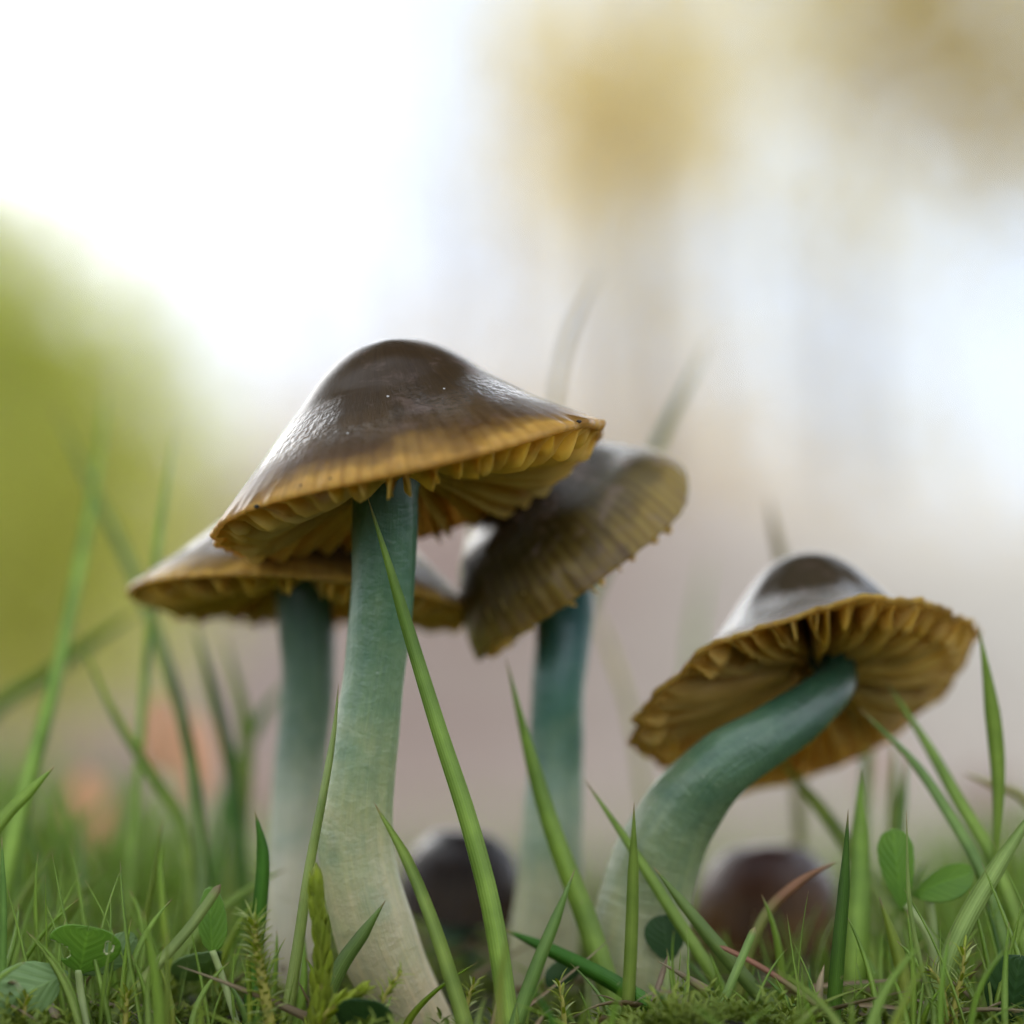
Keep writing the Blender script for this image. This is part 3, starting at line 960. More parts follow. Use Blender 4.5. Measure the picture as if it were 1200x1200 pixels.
blade('upright green grass blade before the bent stem', 'mid', [(743, 940, -4), (742, 1020, -4), (740, 1095, -4), (735, 1200, -4)], [8, 15, 15], yaw=0)
blade('grey green grass blade rising right from the front edge', 'blue', [(674, 1018, -10), (650, 1080, -10), (626, 1140, -10), (602, 1210, -10)], [7, 16, 17], yaw=0)
blade('dark grass blade curling low across the tipped mushroom foot', 'deep', [(588, 1088, 2), (650, 1116, 0), (720, 1152, -3), (800, 1205, -6)], [12, 19, 22], yaw=.3)
blade('arched grass blade with a brown dried tip before the reddish cap', 'tan', [(980, 1010, 2), (942, 1030, 2), (905, 1062, 2), (884, 1100, 2), (868, 1160, 2)], [9, 13, 11], yaw=0)
blade('slim blunt grass stalk below the brown dried tip', 'pale', [(885, 1086, -6), (862, 1140, -6), (832, 1210, -6)], [9, 10, 11], yaw=0, blunt=True)
blade('thin tan grass stalk slanting to the lower right', 'tan', [(843, 1108, -4), (890, 1132, -4), (940, 1165, -5), (995, 1208, -6)], [6, 7, 8], yaw=0, blunt=True)
blade('dark upright pointed grass blade under the upturned cap', 'deep', [(994, 948, -7), (989, 1040, -7), (981, 1130, -7), (975, 1215, -7)], [8, 16, 18], yaw=.1)
blade('broad light green grass blade behind the dark pointed one', 'mid', [(1008, 900, 9), (1008, 1000, 8), (1005, 1090, 6), (1000, 1200, 5)], [12, 28, 30], yaw=0)
blade('long green grass blade leaning out from under the flaring cap edge', 'mid', [(1036, 795, 14), (1085, 870, 11), (1122, 935, 9), (1160, 1000, 7), (1190, 1080, 5)], [9, 15, 17], yaw=0)
blade('grey green grass blade beside the long leaning one', 'blue', [(1005, 828, 10), (1068, 890, 8), (1110, 950, 6), (1146, 1014, 4), (1172, 1090, 3)], [8, 13, 15], yaw=0)
blade('leaf shaped grass blade hanging at the tip of the flaring cap', 'mid', [(1146, 728, 6), (1158, 800, 6), (1167, 870, 6), (1170, 930, 6), (1166, 1010, 6), (1160, 1100, 6)], [8, 18, 19, 7, 7], yaw=.1)
blade('pale grass blade rising into the right edge', 'pale', [(1225, 930, -4), (1165, 1022, -5), (1122, 1100, -6), (1085, 1210, -7)], [16, 23, 24], yaw=0)
blade('thin blurred grass stalk under the gill fringe', 'blue', [(1035, 780, 40), (1020, 860, 38), (1012, 950, 36), (1008, 1080, 34)], [8, 12, 12])
blade('thin upright grass stalk beside the folded clover leaf', 'blue', [(1064, 880, 22), (1056, 960, 21), (1050, 1060, 20)], [7, 10, 11])
blade('second thin grass stalk beside the folded clover leaf', 'mid', [(1048, 860, 30), (1047, 950, 28), (1040, 1060, 26)], [7, 12, 12])
blade('green grass blade sloping down from the lowest gills', 'mid', [(905, 880, 26), (960, 945, 22), (1012, 1020, 18), (1062, 1110, 14)], [10, 18, 20])
blade('yellow green grass blade at the foot of the folded clover', 'lime', [(1030, 1050, -2), (1050, 1110, -3), (1062, 1160, -4), (1066, 1215, -5)], [10, 17, 17], yaw=0)
blade('hair thin pale grass stalk left of the round clover leaf', 'pale', [(1062, 950, -8), (1066, 1060, -8), (1083, 1145, -8), (1105, 1215, -8)], [5, 6, 6], yaw=0)
blade('brownish bent grass blade at the right edge', 'straw', [(1128, 905, 18), (1165, 920, 18), (1200, 935, 18), (1240, 990, 18)], [8, 12, 12])
# left side
blade('tall blurred grass blade, nearly upright at the left', 'mid', [(128, 425, 60), (112, 560, 50), (90, 680, 40), (62, 810, 26), (36, 905, 18), (8, 1020, 14)], [8, 12, 15, 19, 21], yaw=0)
blade('tall blurred grass blade leaning left over the upright one', 'blue', [(60, 465, 70), (103, 560, 60), (152, 660, 50), (196, 780, 36), (224, 890, 26), (238, 1010, 20), (236, 1080, 18)], [8, 13, 14, 15, 17], yaw=0)
blade('thin light green grass blade left of the lower cap', 'pale', [(209, 488, 34), (195, 570, 32), (185, 640, 31), (178, 720, 30), (170, 800, 29), (160, 930, 28)], [4, 9, 10, 10], yaw=0)
blade('green grass blade bending right beneath the lower cap edge', 'mid', [(84, 725, 30), (130, 830, 27), (176, 905, 24), (212, 965, 22), (226, 1060, 20)], [6, 13, 18], yaw=0)
blade('blurred grey grass blade sloping to the left edge', 'deep', [(165, 715, 60), (110, 752, 60), (50, 795, 60), (-10, 835, 60), (-60, 920, 60)], [11, 15, 16], yaw=0)
blade('sharp short grass blade entering from the left edge', 'mid', [(64, 898, -3), (34, 928, -3), (0, 964, -3), (-60, 1050, -3)], [8, 15, 18], yaw=.2)
blade('dark green pointed grass leaf left of the lower mushroom stem', 'deep', [(299, 950, -2), (308, 1000, -2), (305, 1060, -2), (296, 1150, -2)], [9, 17, 16], yaw=0)
blade('pale blunt grass stalk leaning right above the left clover', 'pale', [(259, 1036, -6), (220, 1090, -6), (165, 1152, -7), (120, 1210, -8)], [11, 13, 14], yaw=0, blunt=True)
blade('upright dark grass blade under the left half of the lower cap', 'deep', [(226, 725, 40), (252, 820, 38), (274, 920, 36), (284, 1040, 34)], [11, 15, 16])
blade('upright light grass blade under the left half of the lower cap', 'mid', [(262, 740, 48), (287, 850, 46), (284, 940, 44), (272, 1050, 42)], [12, 19, 19])
blade('blurred grass blade leaning right near the lower mushroom stem', 'deep', [(345, 790, 60), (300, 850, 58), (268, 930, 56), (250, 1040, 54)], [10, 15, 16])
blade('green blurred grass blade leaning right above the eaten clover leaf', 'mid', [(126, 1012, 18), (84, 1060, 16), (42, 1108, 14), (0, 1170, 12)], [8, 17, 20])
blade('broad grass blade rising at the lower left edge', 'mid', [(60, 800, 30), (28, 930, 26), (12, 1030, 22), (6, 1120, 18)], [14, 24, 26])
blade('thin green stalk beside the feathery moss shoot', 'lime', [(290, 1116, -11), (292, 1160, -11), (294, 1215, -11)], [5, 6, 7], yaw=0, blunt=True)
blade('grey green blade at the foot of the pointed moss shoot', 'blue', [(452, 1055, -8), (425, 1095, -8), (398, 1135, -8), (370, 1200, -8)], [8, 18, 19], yaw=0)
# far thin stalks
blade('tan arching grass stalk above the tallest cap rim', 'straw', [(702, 312, 62), (684, 350, 62), (664, 400, 62), (651, 470, 62), (646, 600, 62), (650, 800, 60), (652, 1000, 58)], [4, 7, 8, 8], yaw=0)
blade('grey green blurred grass tip above the tipped cap', 'blue', [(835, 390, 62), (802, 458, 62), (770, 525, 62), (728, 620, 62), (684, 730, 60), (660, 850, 58), (650, 1000, 58)], [6, 12, 13, 12], yaw=0)
blade('short straw coloured tip above the crown of the upturned cap', 'straw', [(900, 580, 50), (908, 620, 50), (918, 670, 50), (930, 800, 50), (938, 1000, 50)], [7, 13, 14], yaw=0)
blade('faint tan stalk behind the gap right of the tipped stem', 'straw', [(690, 700, 70), (715, 760, 68), (742, 850, 66), (760, 980, 64)], [5, 8, 9])
blade('faint green stalk behind the bent stem mushroom', 'pale', [(832, 640, 110), (815, 740, 108), (806, 850, 106), (800, 1000, 104)], [6, 10, 11])
blade('dry reddish grass scrap at the foot of the bent stem', 'dry', [(783, 1118, -5), (775, 1145, -5), (764, 1180, -6)], [5, 7, 7], yaw=0)
blade('pinkish dry grass scrap standing below the dark pointed blade', 'dry', [(966, 1130, -3), (960, 1160, -4), (958, 1210, -5)], [5, 9, 11], yaw=0)
blade('bluish grass blade standing at the very left edge', 'blue', [(2, 980, -6), (4, 1060, -6), (3, 1140, -6), (0, 1215, -6)], [6, 9, 9], yaw=0)

# ------------------------------------------------------------------ clover
M_clover = mat_leaf('clover_leaf', (.20, .36, .04), (.15, .30, .035), .4)
M_clover_dull = mat_leaf('clover_leaf_dull', (.26, .38, .14), (.20, .32, .11), .35)
M_petiole = mat_simple('petiole', (.34, .40, .14), .5, .25, 500)
M_eaten = mat_simple('eaten_edge', (.55, .55, .28), .6, .2, 500)
M_dark_leaf = mat_leaf('dark_leaf', (.035, .09, .02), (.05, .11, .025), .3)


def leaflet(root, base, tip, half_px, mat, off_side=0.0, fold=.25, cup=.12, notch=.06, holes=(), bites=(), bulge=.62, name='leaflet', rim=False):
    """base, tip: (px, py, off). holes/bites in leaflet units (u across -1..1, v along 0..1, ru, rv)"""
    B, T = np.array(at(*base)), np.array(at(*tip))
    ax = T - B
    L = np.linalg.norm(ax)
    ax = ax / L
    view = norm((B + T) / 2 - np.array(EYE))
    side = norm(np.cross(ax, view))
    nn = np.cross(side, ax)
    side, nn = side * math.cos(off_side) + nn * math.sin(off_side), nn * math.cos(off_side) - side * math.sin(off_side)
    W = psize(half_px, base[2])
    nv, nu = 34, 31
    v = np.linspace(0, 1, nv)[:, None]
    u = np.linspace(-1, 1, nu)[None]
    a = bulge
    wid = np.where(v < a, np.sin(np.clip(v / a, 0, 1) * PI / 2) ** .8, np.sqrt(np.clip(1 - ((v - a) / (1.0 - a)) ** 2, 0, 1)))
    wid = np.maximum(wid, .02)
    vv = v - notch * (1 - np.abs(u)) * np.clip((v - .7) / .3, 0, 1) * 1.0
    X = u * wid * W
    H = fold * np.abs(u) * wid * W + cup * L * (v - .5) ** 2 + .012 * L * np.sin(v * 40 - np.abs(u) * 16) * .4
    P = B + ax * (vv * L)[..., None] + side * X[..., None] + nn * H[..., None]
    uv = np.stack([np.broadcast_to(u * .5 + .5, (nv, nu)), np.broadcast_to(v, (nv, nu))], -1).reshape(-1, 2)
    idx = np.arange(nv * nu).reshape(nv, nu)
    keep = np.ones((nv - 1, nu - 1), bool)
    uc = ((u[:, :-1] + u[:, 1:]) / 2) * np.ones((nv - 1, 1))
    vc = ((v[:-1] + v[1:]) / 2) * np.ones((1, nu - 1))
    for (hu, hv, ru, rv) in list(holes) + list(bites):
        keep &= ((uc - hu) / ru) ** 2 + ((vc - hv) / rv) ** 2 > 1
    q = np.stack([idx[:-1, :-1], idx[:-1, 1:], idx[1:, 1:], idx[1:, :-1]], -1)[keep]
    o = part(name, P.reshape(-1, 3), q.reshape(-1, 4), mat, root, uv)
    md = o.modifiers.new('thickness', 'SOLIDIFY')
    md.thickness = 0.00012
    for (hu, hv, ru, rv) in holes:
        th = np.linspace(0, 2 * PI, 15)[:-1]
        fu, fv = hu + ru * 1.12 * np.cos(th), hv + rv * 1.12 * np.sin(th)
        wv = np.interp(fv, v[:, 0], wid[:, 0] if wid.ndim > 1 else wid)
        ring = B + ax * (fv * L)[:, None] + side * (fu * wv * W)[:, None] + nn * (fold * np.abs(fu) * wv * W + cup * L * (fv - .5) ** 2)[:, None]
        ring = np.vstack([ring, ring[:1]])
        tv, tf, tu = tube(ring, np.full(len(ring), psize(1.6)), 6, cap=False)
        part('eaten_edge', tv, tf, M_eaten, o, tu)
    for (hu, hv, ru, rv) in bites:
        th = np.linspace(-.9, 1.5, 9)
        sg = -np.sign(hu)
        fu, fv = hu + sg * ru * 1.03 * np.cos(th), hv + rv * 1.03 * np.sin(th)
        ok = np.abs(fu) < 1
        fu, fv = fu[ok], fv[ok]
        if len(fu) > 3:
            wv = np.interp(fv, v[:, 0], wid[:, 0])
            ring = B + ax * (fv * L)[:, None] + side * (fu * wv * W)[:, None] + nn * (fold * np.abs(fu) * wv * W + cup * L * (fv - .5) ** 2)[:, None]
            tv, tf, tu = tube(ring, np.full(len(ring), psize(1.3)), 6)
            part('eaten_edge', tv, tf, M_eaten, o, tu)
    return o


def petiole(root, pts, wpx):
    P = np.array([tuple(at(*p)) for p in pts])
    last = P[-1]
    g = float(gz(last[0], last[1])) - .001
    if last[2] > g:
        P = np.vstack([P, [last[0] + (P[-1, 0] - P[-2, 0]) * .3, last[1], g]])
    Q = catmull(P, 20)
    v, f, u = tube(Q, np.full(20, psize(wpx / 2, pts[0][2])), 8)
    return part('petiole', v, f, M_petiole, root, u)


def clover(label, foot, name='clover', cat='clover'):
    p = at(*foot)
    return thing(name, (p.x, p.y, float(gz(p.x, p.y))), label, cat)


c1 = clover('clover with an insect eaten leaflet, hole and bitten edge', (105, 1210, -8))
leaflet(c1, (93, 1142, -8), (104, 1086, -10), 42, M_clover, fold=.12, cup=.1, notch=.1, holes=[(-.66, .62, .13, .13)], bites=[(1.0, .40, .62, .17)], bulge=.62)
leaflet(c1, (80, 1140, -9), (-22, 1186, -13), 34, M_clover_dull, off_side=.25, fold=.15, notch=.02, bulge=.5)
leaflet(c1, (98, 1142, -6), (162, 1100, -2), 20, M_clover_dull, off_side=-.5, fold=.2)
petiole(c1, [(92, 1136, -8), (95, 1165, -8), (104, 1215, -9)], 9)
c2 = clover('clover leaf standing upright left of the feathery moss shoot', (280, 1210, -4))
leaflet(c2, (249, 1120, -4), (246, 1040, -4), 18, M_clover, fold=.3, off_side=.4, notch=.0, bulge=.4)
leaflet(c2, (258, 1118, -3), (205, 1150, 3), 22, M_clover_dull, off_side=.6, fold=.2)
petiole(c2, [(249, 1114, -4), (262, 1150, -4), (282, 1215, -5)], 8)
c3 = clover('clover with a folded square leaflet and a rounded leaflet at the right', (1100, 1210, 2))
leaflet(c3, (1058, 1068, 2), (1046, 972, 2), 21, M_clover, fold=.15, notch=.0, bulge=.75, off_side=.1)
leaflet(c3, (1068, 1048, 3), (1140, 1022, 1), 27, M_clover, fold=.15, off_side=.75, notch=.03)
petiole(c3, [(1062, 1060, 2), (1092, 1110, 2), (1100, 1215, 2)], 9)
petiole(c3, [(1088, 1052, 3), (1093, 1085, 3), (1098, 1150, 3)], 9)
c4 = clover('round dark clover leaf low in front of the tallest stem', (425, 1230, -14))
leaflet(c4, (432, 1225, -12), (424, 1172, -16), 34, M_dark_leaf, fold=.1, off_side=.3, notch=.03)
petiole(c4, [(432, 1222, -12), (434, 1245, -12)], 7)
c5 = clover('round clover leaf in the shade of the bent stem', (776, 1200, 0))
leaflet(c5, (784, 1128, 2), (776, 1072, 2), 24, M_dark_leaf, fold=.1, notch=.04)  # dark leaf colour paints in the shade of the bent stem
petiole(c5, [(784, 1126, 0), (780, 1170, 0)], 7)
c6 = clover('dark clover leaf in the lower right corner', (1190, 1215, -6))
leaflet(c6, (1180, 1215, -6), (1196, 1120, -8), 36, M_dark_leaf, fold=.12, notch=.04)
petiole(c6, [(1180, 1214, -6), (1184, 1240, -6)], 8)
c7 = clover('small clover leaf low behind the curling dark blade', (640, 1180, 8))
leaflet(c7, (688, 1128, 6), (640, 1150, 2), 16, M_dark_leaf, fold=.2, off_side=.4)
petiole(c7, [(688, 1128, 6), (690, 1180, 6)], 6)

# ------------------------------------------------------------------ moss
M_moss = mat_leaf('moss_leaf', (.44, .50, .05), (.34, .42, .04), .5, .45, 500, False)
M_moss_pale = mat_leaf('moss_leaf_pale', (.62, .66, .30), (.48, .56, .18), .5, .45, 500, False)
M_moss_stem = mat_simple('moss_stem', (.34, .30, .05), .6, .3, 600)
M_moss_ground = mat_leaf('moss_carpet', (.34, .40, .06), (.22, .30, .04), .45, .5, 180, False)


def moss_leaf_mesh(p, d, n, L, w, curl, k=5):
    """one lance-shaped leaf as a folded closed strip"""
    s = np.linspace(0, 1, k)
    side = np.cross(d, n)
    pts = p + d * (s * L)[:, None] + n * (curl * L * s ** 2)[:, None]
    ww = w * np.sin(np.clip(s * .85 + .15, 0, 1) * PI) ** .7
    ww[-1] = w * .03
    V = np.stack([pts - side * ww[:, None] * .5, pts - n * ww[:, None] * .12, pts + side * ww[:, None] * .5, pts - n * (ww[:, None] * .12 + w * .05)], 1).reshape(-1, 3)
    i = np.arange(k - 1)[:, None] * 4
    j = np.arange(4)[None]
    f = np.stack([i + j, i + (j + 1) % 4, i + 4 + (j + 1) % 4, i + 4 + j], -1).reshape(-1, 4)
    u = np.stack([np.broadcast_to([0, .5, 1, .5], (k, 4)), np.broadcast_to(s[:, None], (k, 4))], -1).reshape(-1, 2)
    return V, f, u


def moss_shoot(label, pts, lw, n, length, width, spread, curl, mats, seed=0, top_star=0):
    R = np.random.default_rng(seed)
    P = np.array([tuple(at(*p)) for p in pts])
    g = float(gz(P[-1, 0], P[-1, 1])) - .001
    P = np.vstack([P, [P[-1, 0], P[-1, 1], min(g, P[-1, 2] - .0005)]])
    Q = catmull(P[::-1], 40)
    root = thing('moss_shoot', Vector(Q[0]) + Vector((0, 0, .001)), label, 'moss shoot')
    v, f, u = tube(Q, np.linspace(lw, lw * .3, 40), 7)
    part('stem', v, f, M_moss_stem, root, u)
    T = norm(np.gradient(Q, axis=0))
    for k in range(n):
        s = .06 + .94 * k / (n - 1)
        i = min(39, int(s * 39))
        az = k * 2.399
        a = norm(np.cross(T[i], np.array([0, 1.0, .1])))
        b = np.cross(T[i], a)
        o = a * math.cos(az) + b * math.sin(az)
        sp = spread * (1 - .45 * s) * R.uniform(.8, 1.25)
        d = norm(T[i] * math.cos(sp) + o * math.sin(sp))
        nn = norm(o - d * np.dot(o, d))
        c = curl * R.uniform(.6, 1.4)
        L = psize(length) * R.uniform(.8, 1.2) * (1.0 - .35 * s)
        V, F, U = moss_leaf_mesh(Q[i] + o * lw * .5, d, nn, L, psize(width) * R.uniform(.85, 1.15) * (1 - .35 * s), c)
        part('leaf', V, F, mats[int(R.random() < .25) if len(mats) > 1 else 0], root, U)
    for k in range(top_star):
        az = k / top_star * 2 * PI + .3
        o = np.array([math.cos(az), -.4, abs(math.sin(az)) * .6 + .25])
        d = norm(o)
        nn = norm(np.cross(d, np.array([0.2, 1, .1])))
        V, F, U = moss_leaf_mesh(Q[-1], d, nn, psize(length * 1.15), psize(width * .55), .1)
        part('leaf', V, F, mats[-1], root, U)
    return root


moss_shoot('pointed yellow green moss shoot at the foot of the tallest stem', [(371, 1046, -12), (374, 1080, -12), (377, 1120, -12), (376, 1170, -12), (374, 1215, -12)], psize(7), 50, 48, 22, .34, -.12, [M_moss], 3)
moss_shoot('feathery moss shoot with a star shaped tip and curled pale leaves', [(297, 1078, -12), (301, 1110, -12), (308, 1150, -12), (318, 1215, -12)], psize(9), 150, 24, 8, .95, .55, [M_moss, M_moss_pale], 4, top_star=6)
moss_shoot('yellow moss branch lying right of the pointed moss shoot', [(425, 1160, -14), (405, 1172, -14), (385, 1185, -14), (370, 1215, -13)], psize(5), 34, 30, 11, .5, -.05, [M_moss], 5)
moss_shoot('curly moss sprig with pale tips between two green blades', [(470, 1140, -13), (455, 1160, -13), (445, 1185, -13), (440, 1215, -13)], psize(4), 40, 22, 6, 1.0, .4, [M_moss, M_moss_pale], 6)
moss_shoot('fluffy moss sprig in the lower right grass', [(1130, 1110, -8), (1128, 1140, -8), (1120, 1170, -8), (1118, 1215, -8)], psize(5), 50, 26, 6, 1.05, .3, [M_moss, M_moss_pale], 7)
moss_shoot('moss sprig leaning left in the lower right grass', [(1090, 1135, -8), (1105, 1160, -8), (1112, 1215, -8)], psize(5), 40, 24, 6, 1.0, .3, [M_moss, M_moss_pale], 8)
moss_shoot('small moss sprig beneath the eaten clover leaf', [(150, 1160, -10), (148, 1180, -10), (146, 1215, -10)], psize(5), 34, 24, 6, 1.0, .3, [M_moss, M_moss_pale], 9)
moss_shoot('small moss sprig right of the tallest stem foot', [(556, 1150, -4), (548, 1175, -4), (544, 1215, -4)], psize(5), 34, 24, 6, 1.0, .4, [M_moss, M_moss_pale], 10)
moss_shoot('moss sprig at the foot of the tipped mushroom', [(655, 1150, -8), (660, 1180, -8), (662, 1215, -8)], psize(5), 34, 24, 6, 1.0, .4, [M_moss, M_moss_pale], 12)
moss_shoot('moss sprig in the bottom left corner', [(32, 1165, -12), (28, 1190, -12), (26, 1220, -12)], psize(5), 34, 24, 6, 1.0, .3, [M_moss, M_moss_pale], 13)


def moss_carpet():
    """ground cover nobody could count"""
    n = 2600
    V, F, o = [], [], 0
    base_leaf, bf, bu = moss_leaf_mesh(np.zeros(3), np.array([0, 0, 1.0]), np.array([1.0, 0, 0]), 1.0, .28, .35, 4)
    y = .236 + .19 * rng.random(n) ** 1.3
    x = (rng.random(n) - .5) * (y * .44)
    z = gz(x, y)
    hts = .0008 + .0028 * rng.random(n) ** 1.5
    U = []
    for k in range(n):
        lean = rng.normal(0, .35, 2)
        d = norm(np.array([lean[0], lean[1], 1.0]))
        m = 12
        for q in range(m):
            s = (q + 1) / m
            az = q * 2.399 + k
            out = np.array([math.cos(az), math.sin(az), 0])
            dd = norm(d * .8 + out * (1.0 - .4 * s))
            nn = norm(out - dd * out.dot(dd))
            sd2 = np.cross(dd, nn)
            L = .0016 * (1.15 - .4 * s)
            B = np.stack([nn, sd2, dd])
            V.append(np.array([x[k], y[k], z[k]]) + d * hts[k] * s + (base_leaf @ B) * L)
    nl = len(V)
    V = np.array(V).reshape(-1, 3)
    F = (bf[None] + (np.arange(nl) * len(base_leaf))[:, None, None]).reshape(-1, 4)
    U = np.tile(bu, (nl, 1))
    ob = link('moss_carpet', mesh_from('moss_carpet', V, F, U), M_moss_ground)
    tag(ob, 'low green moss covering the ground between the stems', 'moss', kind='stuff')


moss_carpet()

# ------------------------------------------------------------------ turf: short blades, the near ones one by one
stems_xy = [(float(m.location.x), float(m.location.y)) for m in (mush_a, mush_b, mush_c, mush_d)]
TEMPL = []
for k in range(14):
    h = 1.0
    bend = random.uniform(.05, .75)
    s = np.linspace(0, 1, 12)
    pts = np.stack([bend * s ** 2.2, .12 * np.sin(s * 2 + k), s * (1 - .22 * bend * s)], -1)
    w = .075 * np.clip((1 - s) / .55, 0, 1) ** .7 * (0.8 + .2 * s)
    w[-1] = .002
    v, f, uv = ribbon(pts, w, random.uniform(-.6, .6), .3, .004, face=(0, 1, 0))
    me = mesh_from('turf_blade', v, f, uv)
    TEMPL.append((me, v, f, uv))
TM = {}
for ci, c in enumerate(('mid', 'deep', 'blue', 'lime')):
    for k, (me, v, f, uv) in enumerate(TEMPL):
        m2 = me.copy()
        m2.materials.append(G[c])
        TM[(ci, k)] = m2


def top_limit(px):
    """how high the turf stands in the photograph, pixel row by column"""
    return np.interp(px, [0, 150, 300, 330, 450, 600, 700, 850, 950, 1050, 1200], [900, 920, 970, 1060, 1085, 1085, 1060, 1020, 985, 950, 910])


n_done = 0
tries = 0
while n_done < 285 and tries < 6000:
    tries += 1
    y = .228 + .20 * random.random() ** 1.2
    x = random.uniform(-1, 1) * y * .20
    if any((x - a) ** 2 + (y - b_) ** 2 < .0055 ** 2 for a, b_ in stems_xy):
        continue
    off = (y - .25) * 1000
    px = 600 + x / (S * y / D)
    ph = top_limit(px) + random.uniform(0, 190) ** 1.0
    if off < 0:
        ph = max(ph, 1055 + random.uniform(0, 110))
    tipz = at(px, ph, d=y / math.cos(PITCH) * .999).z
    g = float(gz(x, y))
    h = tipz - g
    if h < .004:
        continue
    ci = random.choices([0, 1, 2, 3], [6, 2, 2, 3])[0]
    o = bpy.data.objects.new('turf_blade', TM[(ci, random.randrange(14))])
    COL.objects.link(o)
    o.location = (x, y, g - .0008)
    wd = h * random.uniform(.5, 1.1) if h > .012 else .012 * random.uniform(.7, 1.2)
    wd = min(wd, .022)
    o.rotation_euler = (random.gauss(0, .14), random.gauss(0, .2), random.choice([0, PI]) + random.gauss(0, .6))
    o.scale = (wd, wd, h * 1.04)
    hue = ('fresh green', 'dark green', 'grey green', 'yellow green')[ci]
    zone = ('left of the lower mushroom stem' if px < 310 else 'round the foot of the tallest stem' if px < 560 else 'round the foot of the tipped mushroom' if px < 700
            else 'round the foot of the bent stem' if px < 840 else 'under the upturned cap' if px < 1020 else 'at the clover right of the upturned cap')
    tag(o, f"{'long' if h > .016 else 'short'} {hue} turf blade {zone}, {'near' if y < .258 else 'farther back' if y < .33 else 'far behind'}", 'grass blade', 'turf blades around the mushroom stems')
    n_done += 1


def lawn():
    V, U, F, o = [], [], [], 0
    n = 5400
    for k in range(n):
        y = .30 + 1.0 * random.random() ** 1.6
        x = random.uniform(-1, 1) * y * .26
        px = 600 + x / (S * y / D)
        lim = np.interp(px, [-100, 60, 230, 330, 480, 650, 850, 1000, 1100, 1300], [820, 840, 900, 980, 1040, 1030, 1000, 960, 930, 900])
        dens = np.interp(px, [0, 300, 400, 900, 1200], [1, .8, .35, .45, .7])
        if random.random() > dens:
            continue
        g = float(gz(x, y))
        tipz = at(px, lim + random.random() ** .6 * 150, d=y).z
        h = tipz - g
        if h < .006:
            h = random.uniform(.004, .01)
        h = min(h, .05)
        me, v, f, uv = TEMPL[random.randrange(14)]
        az = random.choice([0, PI]) + random.gauss(0, .8)
        wd = max(.012, min(.028, h * .8))
        vv = v * np.array([wd, wd, h])
        ca, sa = math.cos(az), math.sin(az)
        vv = np.stack([vv[:, 0] * ca - vv[:, 1] * sa + x, vv[:, 0] * sa + vv[:, 1] * ca + y, vv[:, 2] + g - .001], -1)
        V.append(vv)
        U.append(uv)
        F.append(f + o)
        o += len(v)
    for k in range(2500):                                  # thin fresh shoots between the near blades
        y = .243 + .12 * random.random()
        x = random.uniform(-1, 1) * y * .20
        if any((x - a) ** 2 + (y - b_) ** 2 < .0045 ** 2 for a, b_ in stems_xy):
            continue
        px = 600 + x / (S * y / D)
        g = float(gz(x, y))
        h = at(px, float(top_limit(px)) + 30 + random.random() ** .7 * 190, d=y).z - g
        if h < .003:
            continue
        me, v, f, uv = TEMPL[random.randrange(14)]
        az = random.choice([0, PI]) + random.gauss(0, .6)
        wd = random.uniform(.0035, .010)
        tl = random.gauss(0, .25)
        vv = v * np.array([wd, wd, h])
        vv[:, 0] += vv[:, 2] * tl
        ca, sa = math.cos(az), math.sin(az)
        V.append(np.stack([vv[:, 0] * ca - vv[:, 1] * sa + x, vv[:, 0] * sa + vv[:, 1] * ca + y, vv[:, 2] + g - .001], -1))
        U.append(uv)
        F.append(f + o)
        o += len(v)
    ob = link('lawn_grass', mesh_from('lawn_grass', np.vstack(V), np.vstack(F), np.vstack(U)), G['mid'])
    tag(ob, 'thin grass shoots and blurred lawn around and behind the mushrooms', 'grass', kind='stuff')


lawn()


def dead_grass():
    """old straw lying in the turf, nobody could count it"""
    V, U, F, o = [], [], [], 0
    for k in range(420):
        y = .236 + .16 * random.random()
        x = random.uniform(-1, 1) * y * .21
        g = float(gz(x, y))
        L = random.uniform(.004, .013)
        az, el = random.uniform(0, 2 * PI), random.uniform(-.05, .6)
        d = np.array([math.cos(az) * math.cos(el), math.sin(az) * math.cos(el), math.sin(el)])
        s_ = np.linspace(0, 1, 7)
        pts = np.array([x, y, g + .0015 + random.random() * .002]) + d * (s_ * L)[:, None] + np.array([0, 0, 1]) * (-.25 * L * s_ ** 2)[:, None] * random.uniform(-.5, 1.5)
        v, f, uv = ribbon(pts, np.full(7, random.uniform(.0003, .0009)) * (1.05 - s_), random.uniform(-1, 1), .4, .00005)
        V.append(v)
        U.append(uv)
        F.append(f + o)
        o += len(v)
    ob = link('dead_grass', mesh_from('dead_grass', np.vstack(V), np.vstack(F), np.vstack(U)), G['dry'])
    tag(ob, 'dead straw coloured grass lying matted in the moss', 'dead grass', kind='stuff')


dead_grass()

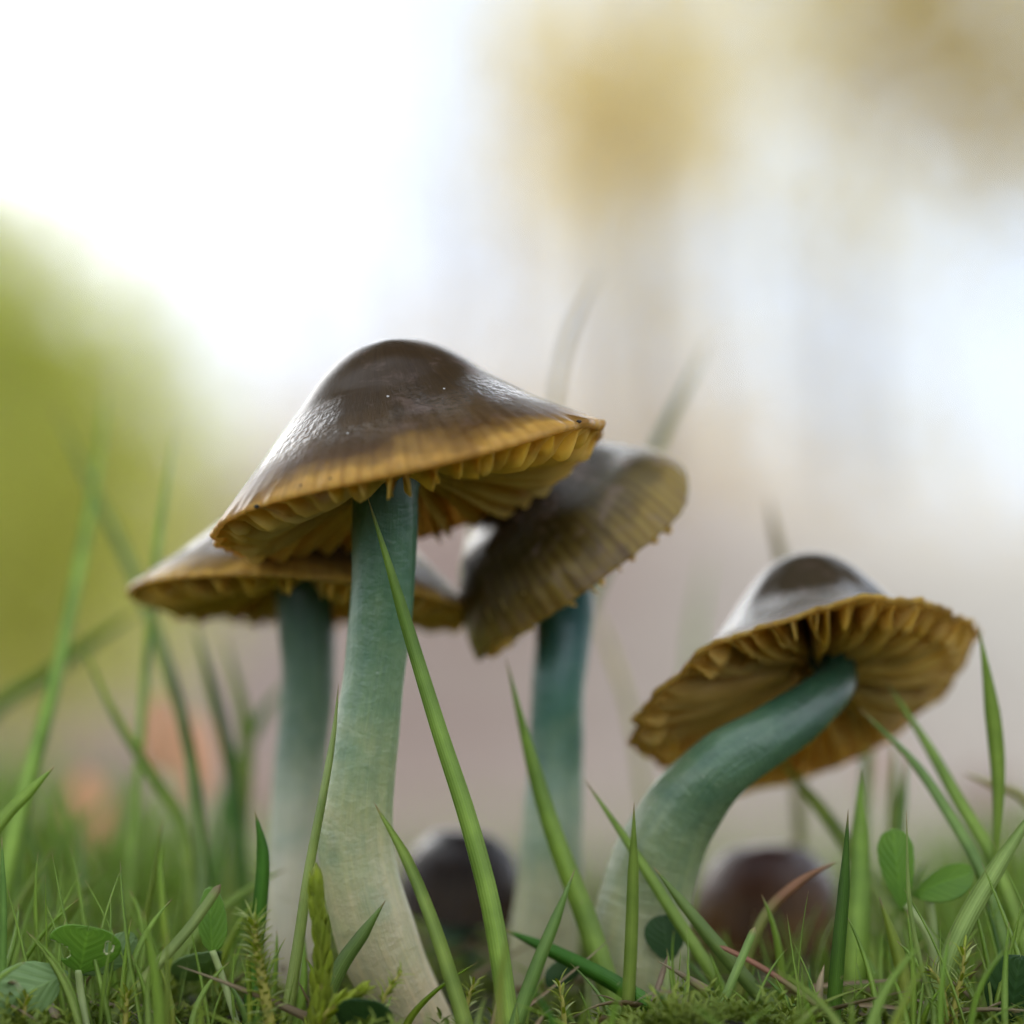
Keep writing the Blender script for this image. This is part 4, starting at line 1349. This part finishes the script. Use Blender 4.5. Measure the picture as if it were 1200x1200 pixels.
# ------------------------------------------------------------------ fallen leaves on the ground behind
M_fall = mat_leaf('fallen_leaf_orange', (.66, .40, .22), (.56, .34, .20), .4, .6, 80)
M_fall_b = mat_leaf('fallen_leaf_pink_brown', (.52, .38, .30), (.42, .30, .24), .35, .6, 80)
FL = [((190, 905), (185, 815), .33, 26, 'upright orange fallen leaf behind the crossing grass blades', M_fall),
      ((232, 940), (225, 835), .36, 22, 'narrow orange brown fallen leaf beside the upright one', M_fall),
      ((115, 1010), (100, 900), .36, 26, 'orange fallen leaf standing in the left grass', M_fall),
      ((40, 1010), (28, 930), .38, 20, 'pale pink brown fallen leaf near the left edge', M_fall_b),
      ((300, 960), (290, 880), .42, 26, 'brown fallen leaf behind the lower mushroom stem', M_fall_b),
      ((100, 905), (120, 855), .5, 30, 'pale fallen leaf far back in the left grass', M_fall_b),
      ((1030, 930), (1035, 860), .5, 24, 'pale tan fallen leaf under the flaring cap edge', M_fall_b),
      ((1140, 960), (1160, 900), .5, 30, 'tan fallen leaf far back at the right', M_fall_b)]
for (bx, by), (tx, ty), d, hw, lb, mt in FL:
    off = (d - D) * 1000
    p = at(bx, by, off)
    r = thing('fallen_leaf', (p.x, p.y, float(gz(p.x, p.y))), lb, 'fallen leaf', 'fallen leaves behind the grass')
    leaflet(r, (bx, by, off), (tx, ty, off + 4), hw, mt, off_side=random.uniform(-.4, .4), fold=.3, cup=.25, notch=0, bulge=.45, name='leaf_blade')
    q = at(bx, by, off)
    gzz = float(gz(q.x, q.y))
    v, f, u = tube(catmull(np.array([[q.x, q.y, q.z], [q.x + .001, q.y, (q.z + gzz) / 2], [q.x + .002, q.y, gzz - .001]]), 6), np.full(6, .0005), 6)
    part('leaf_stalk', v, f, M_petiole, r, u)

# ------------------------------------------------------------------ specks of soil and tiny water drops on the nearest cap
M_speck = mat_simple('soil_speck', (.02, .015, .01), .7, .3, 900)
M_drop = mat_simple('pale_speck', (.75, .72, .66), .3, .1, 900)


def speck(root, capd, px, py, rpx, mat, name='soil_speck'):
    P, _, _ = capd.mesh()
    rel = P - np.array(EYE)
    dep = rel @ np.array(FWD)
    sx = 600 + (rel @ np.array(RIGHT)) / (S * dep / D)
    sy = 600 - (rel @ np.array(UP)) / (S * dep / D)
    dist = np.hypot(sx - px, sy - py)
    near = np.where(dist < max(9, dist.min() + 2))[0]
    k = near[np.argmin(dep[near])]
    nrm = norm(P[k] - (capd.C + capd.A * capd.R * .1))
    r = rpx * S
    V, F = [], []
    for i in range(5):
        for j in range(8):
            a, b = PI * i / 4, 2 * PI * j / 8
            w = 1 + .25 * math.sin(3 * b + i)
            V.append(P[k] + r * np.array([math.sin(a) * math.cos(b) * 1.2 * w, math.sin(a) * math.sin(b) * w, math.cos(a) * .8]))
    F = [(i * 8 + j, i * 8 + (j + 1) % 8, (i + 1) * 8 + (j + 1) % 8, (i + 1) * 8 + j) for i in range(4) for j in range(8)]
    part(name, V, F, mat, root)


for px, py, r_, mt in ((294, 588, 3.0, M_speck), (385, 552, 1.5, M_speck), (349, 562, 1.4, M_speck), (683, 488, 2.6, M_speck), (448, 460, 1.4, M_drop), (520, 447, 1.1, M_drop), (405, 500, 1.0, M_drop)):
    speck(mush_a, capA, px, py, r_, mt, 'soil_speck' if mt is M_speck else 'pale_speck')
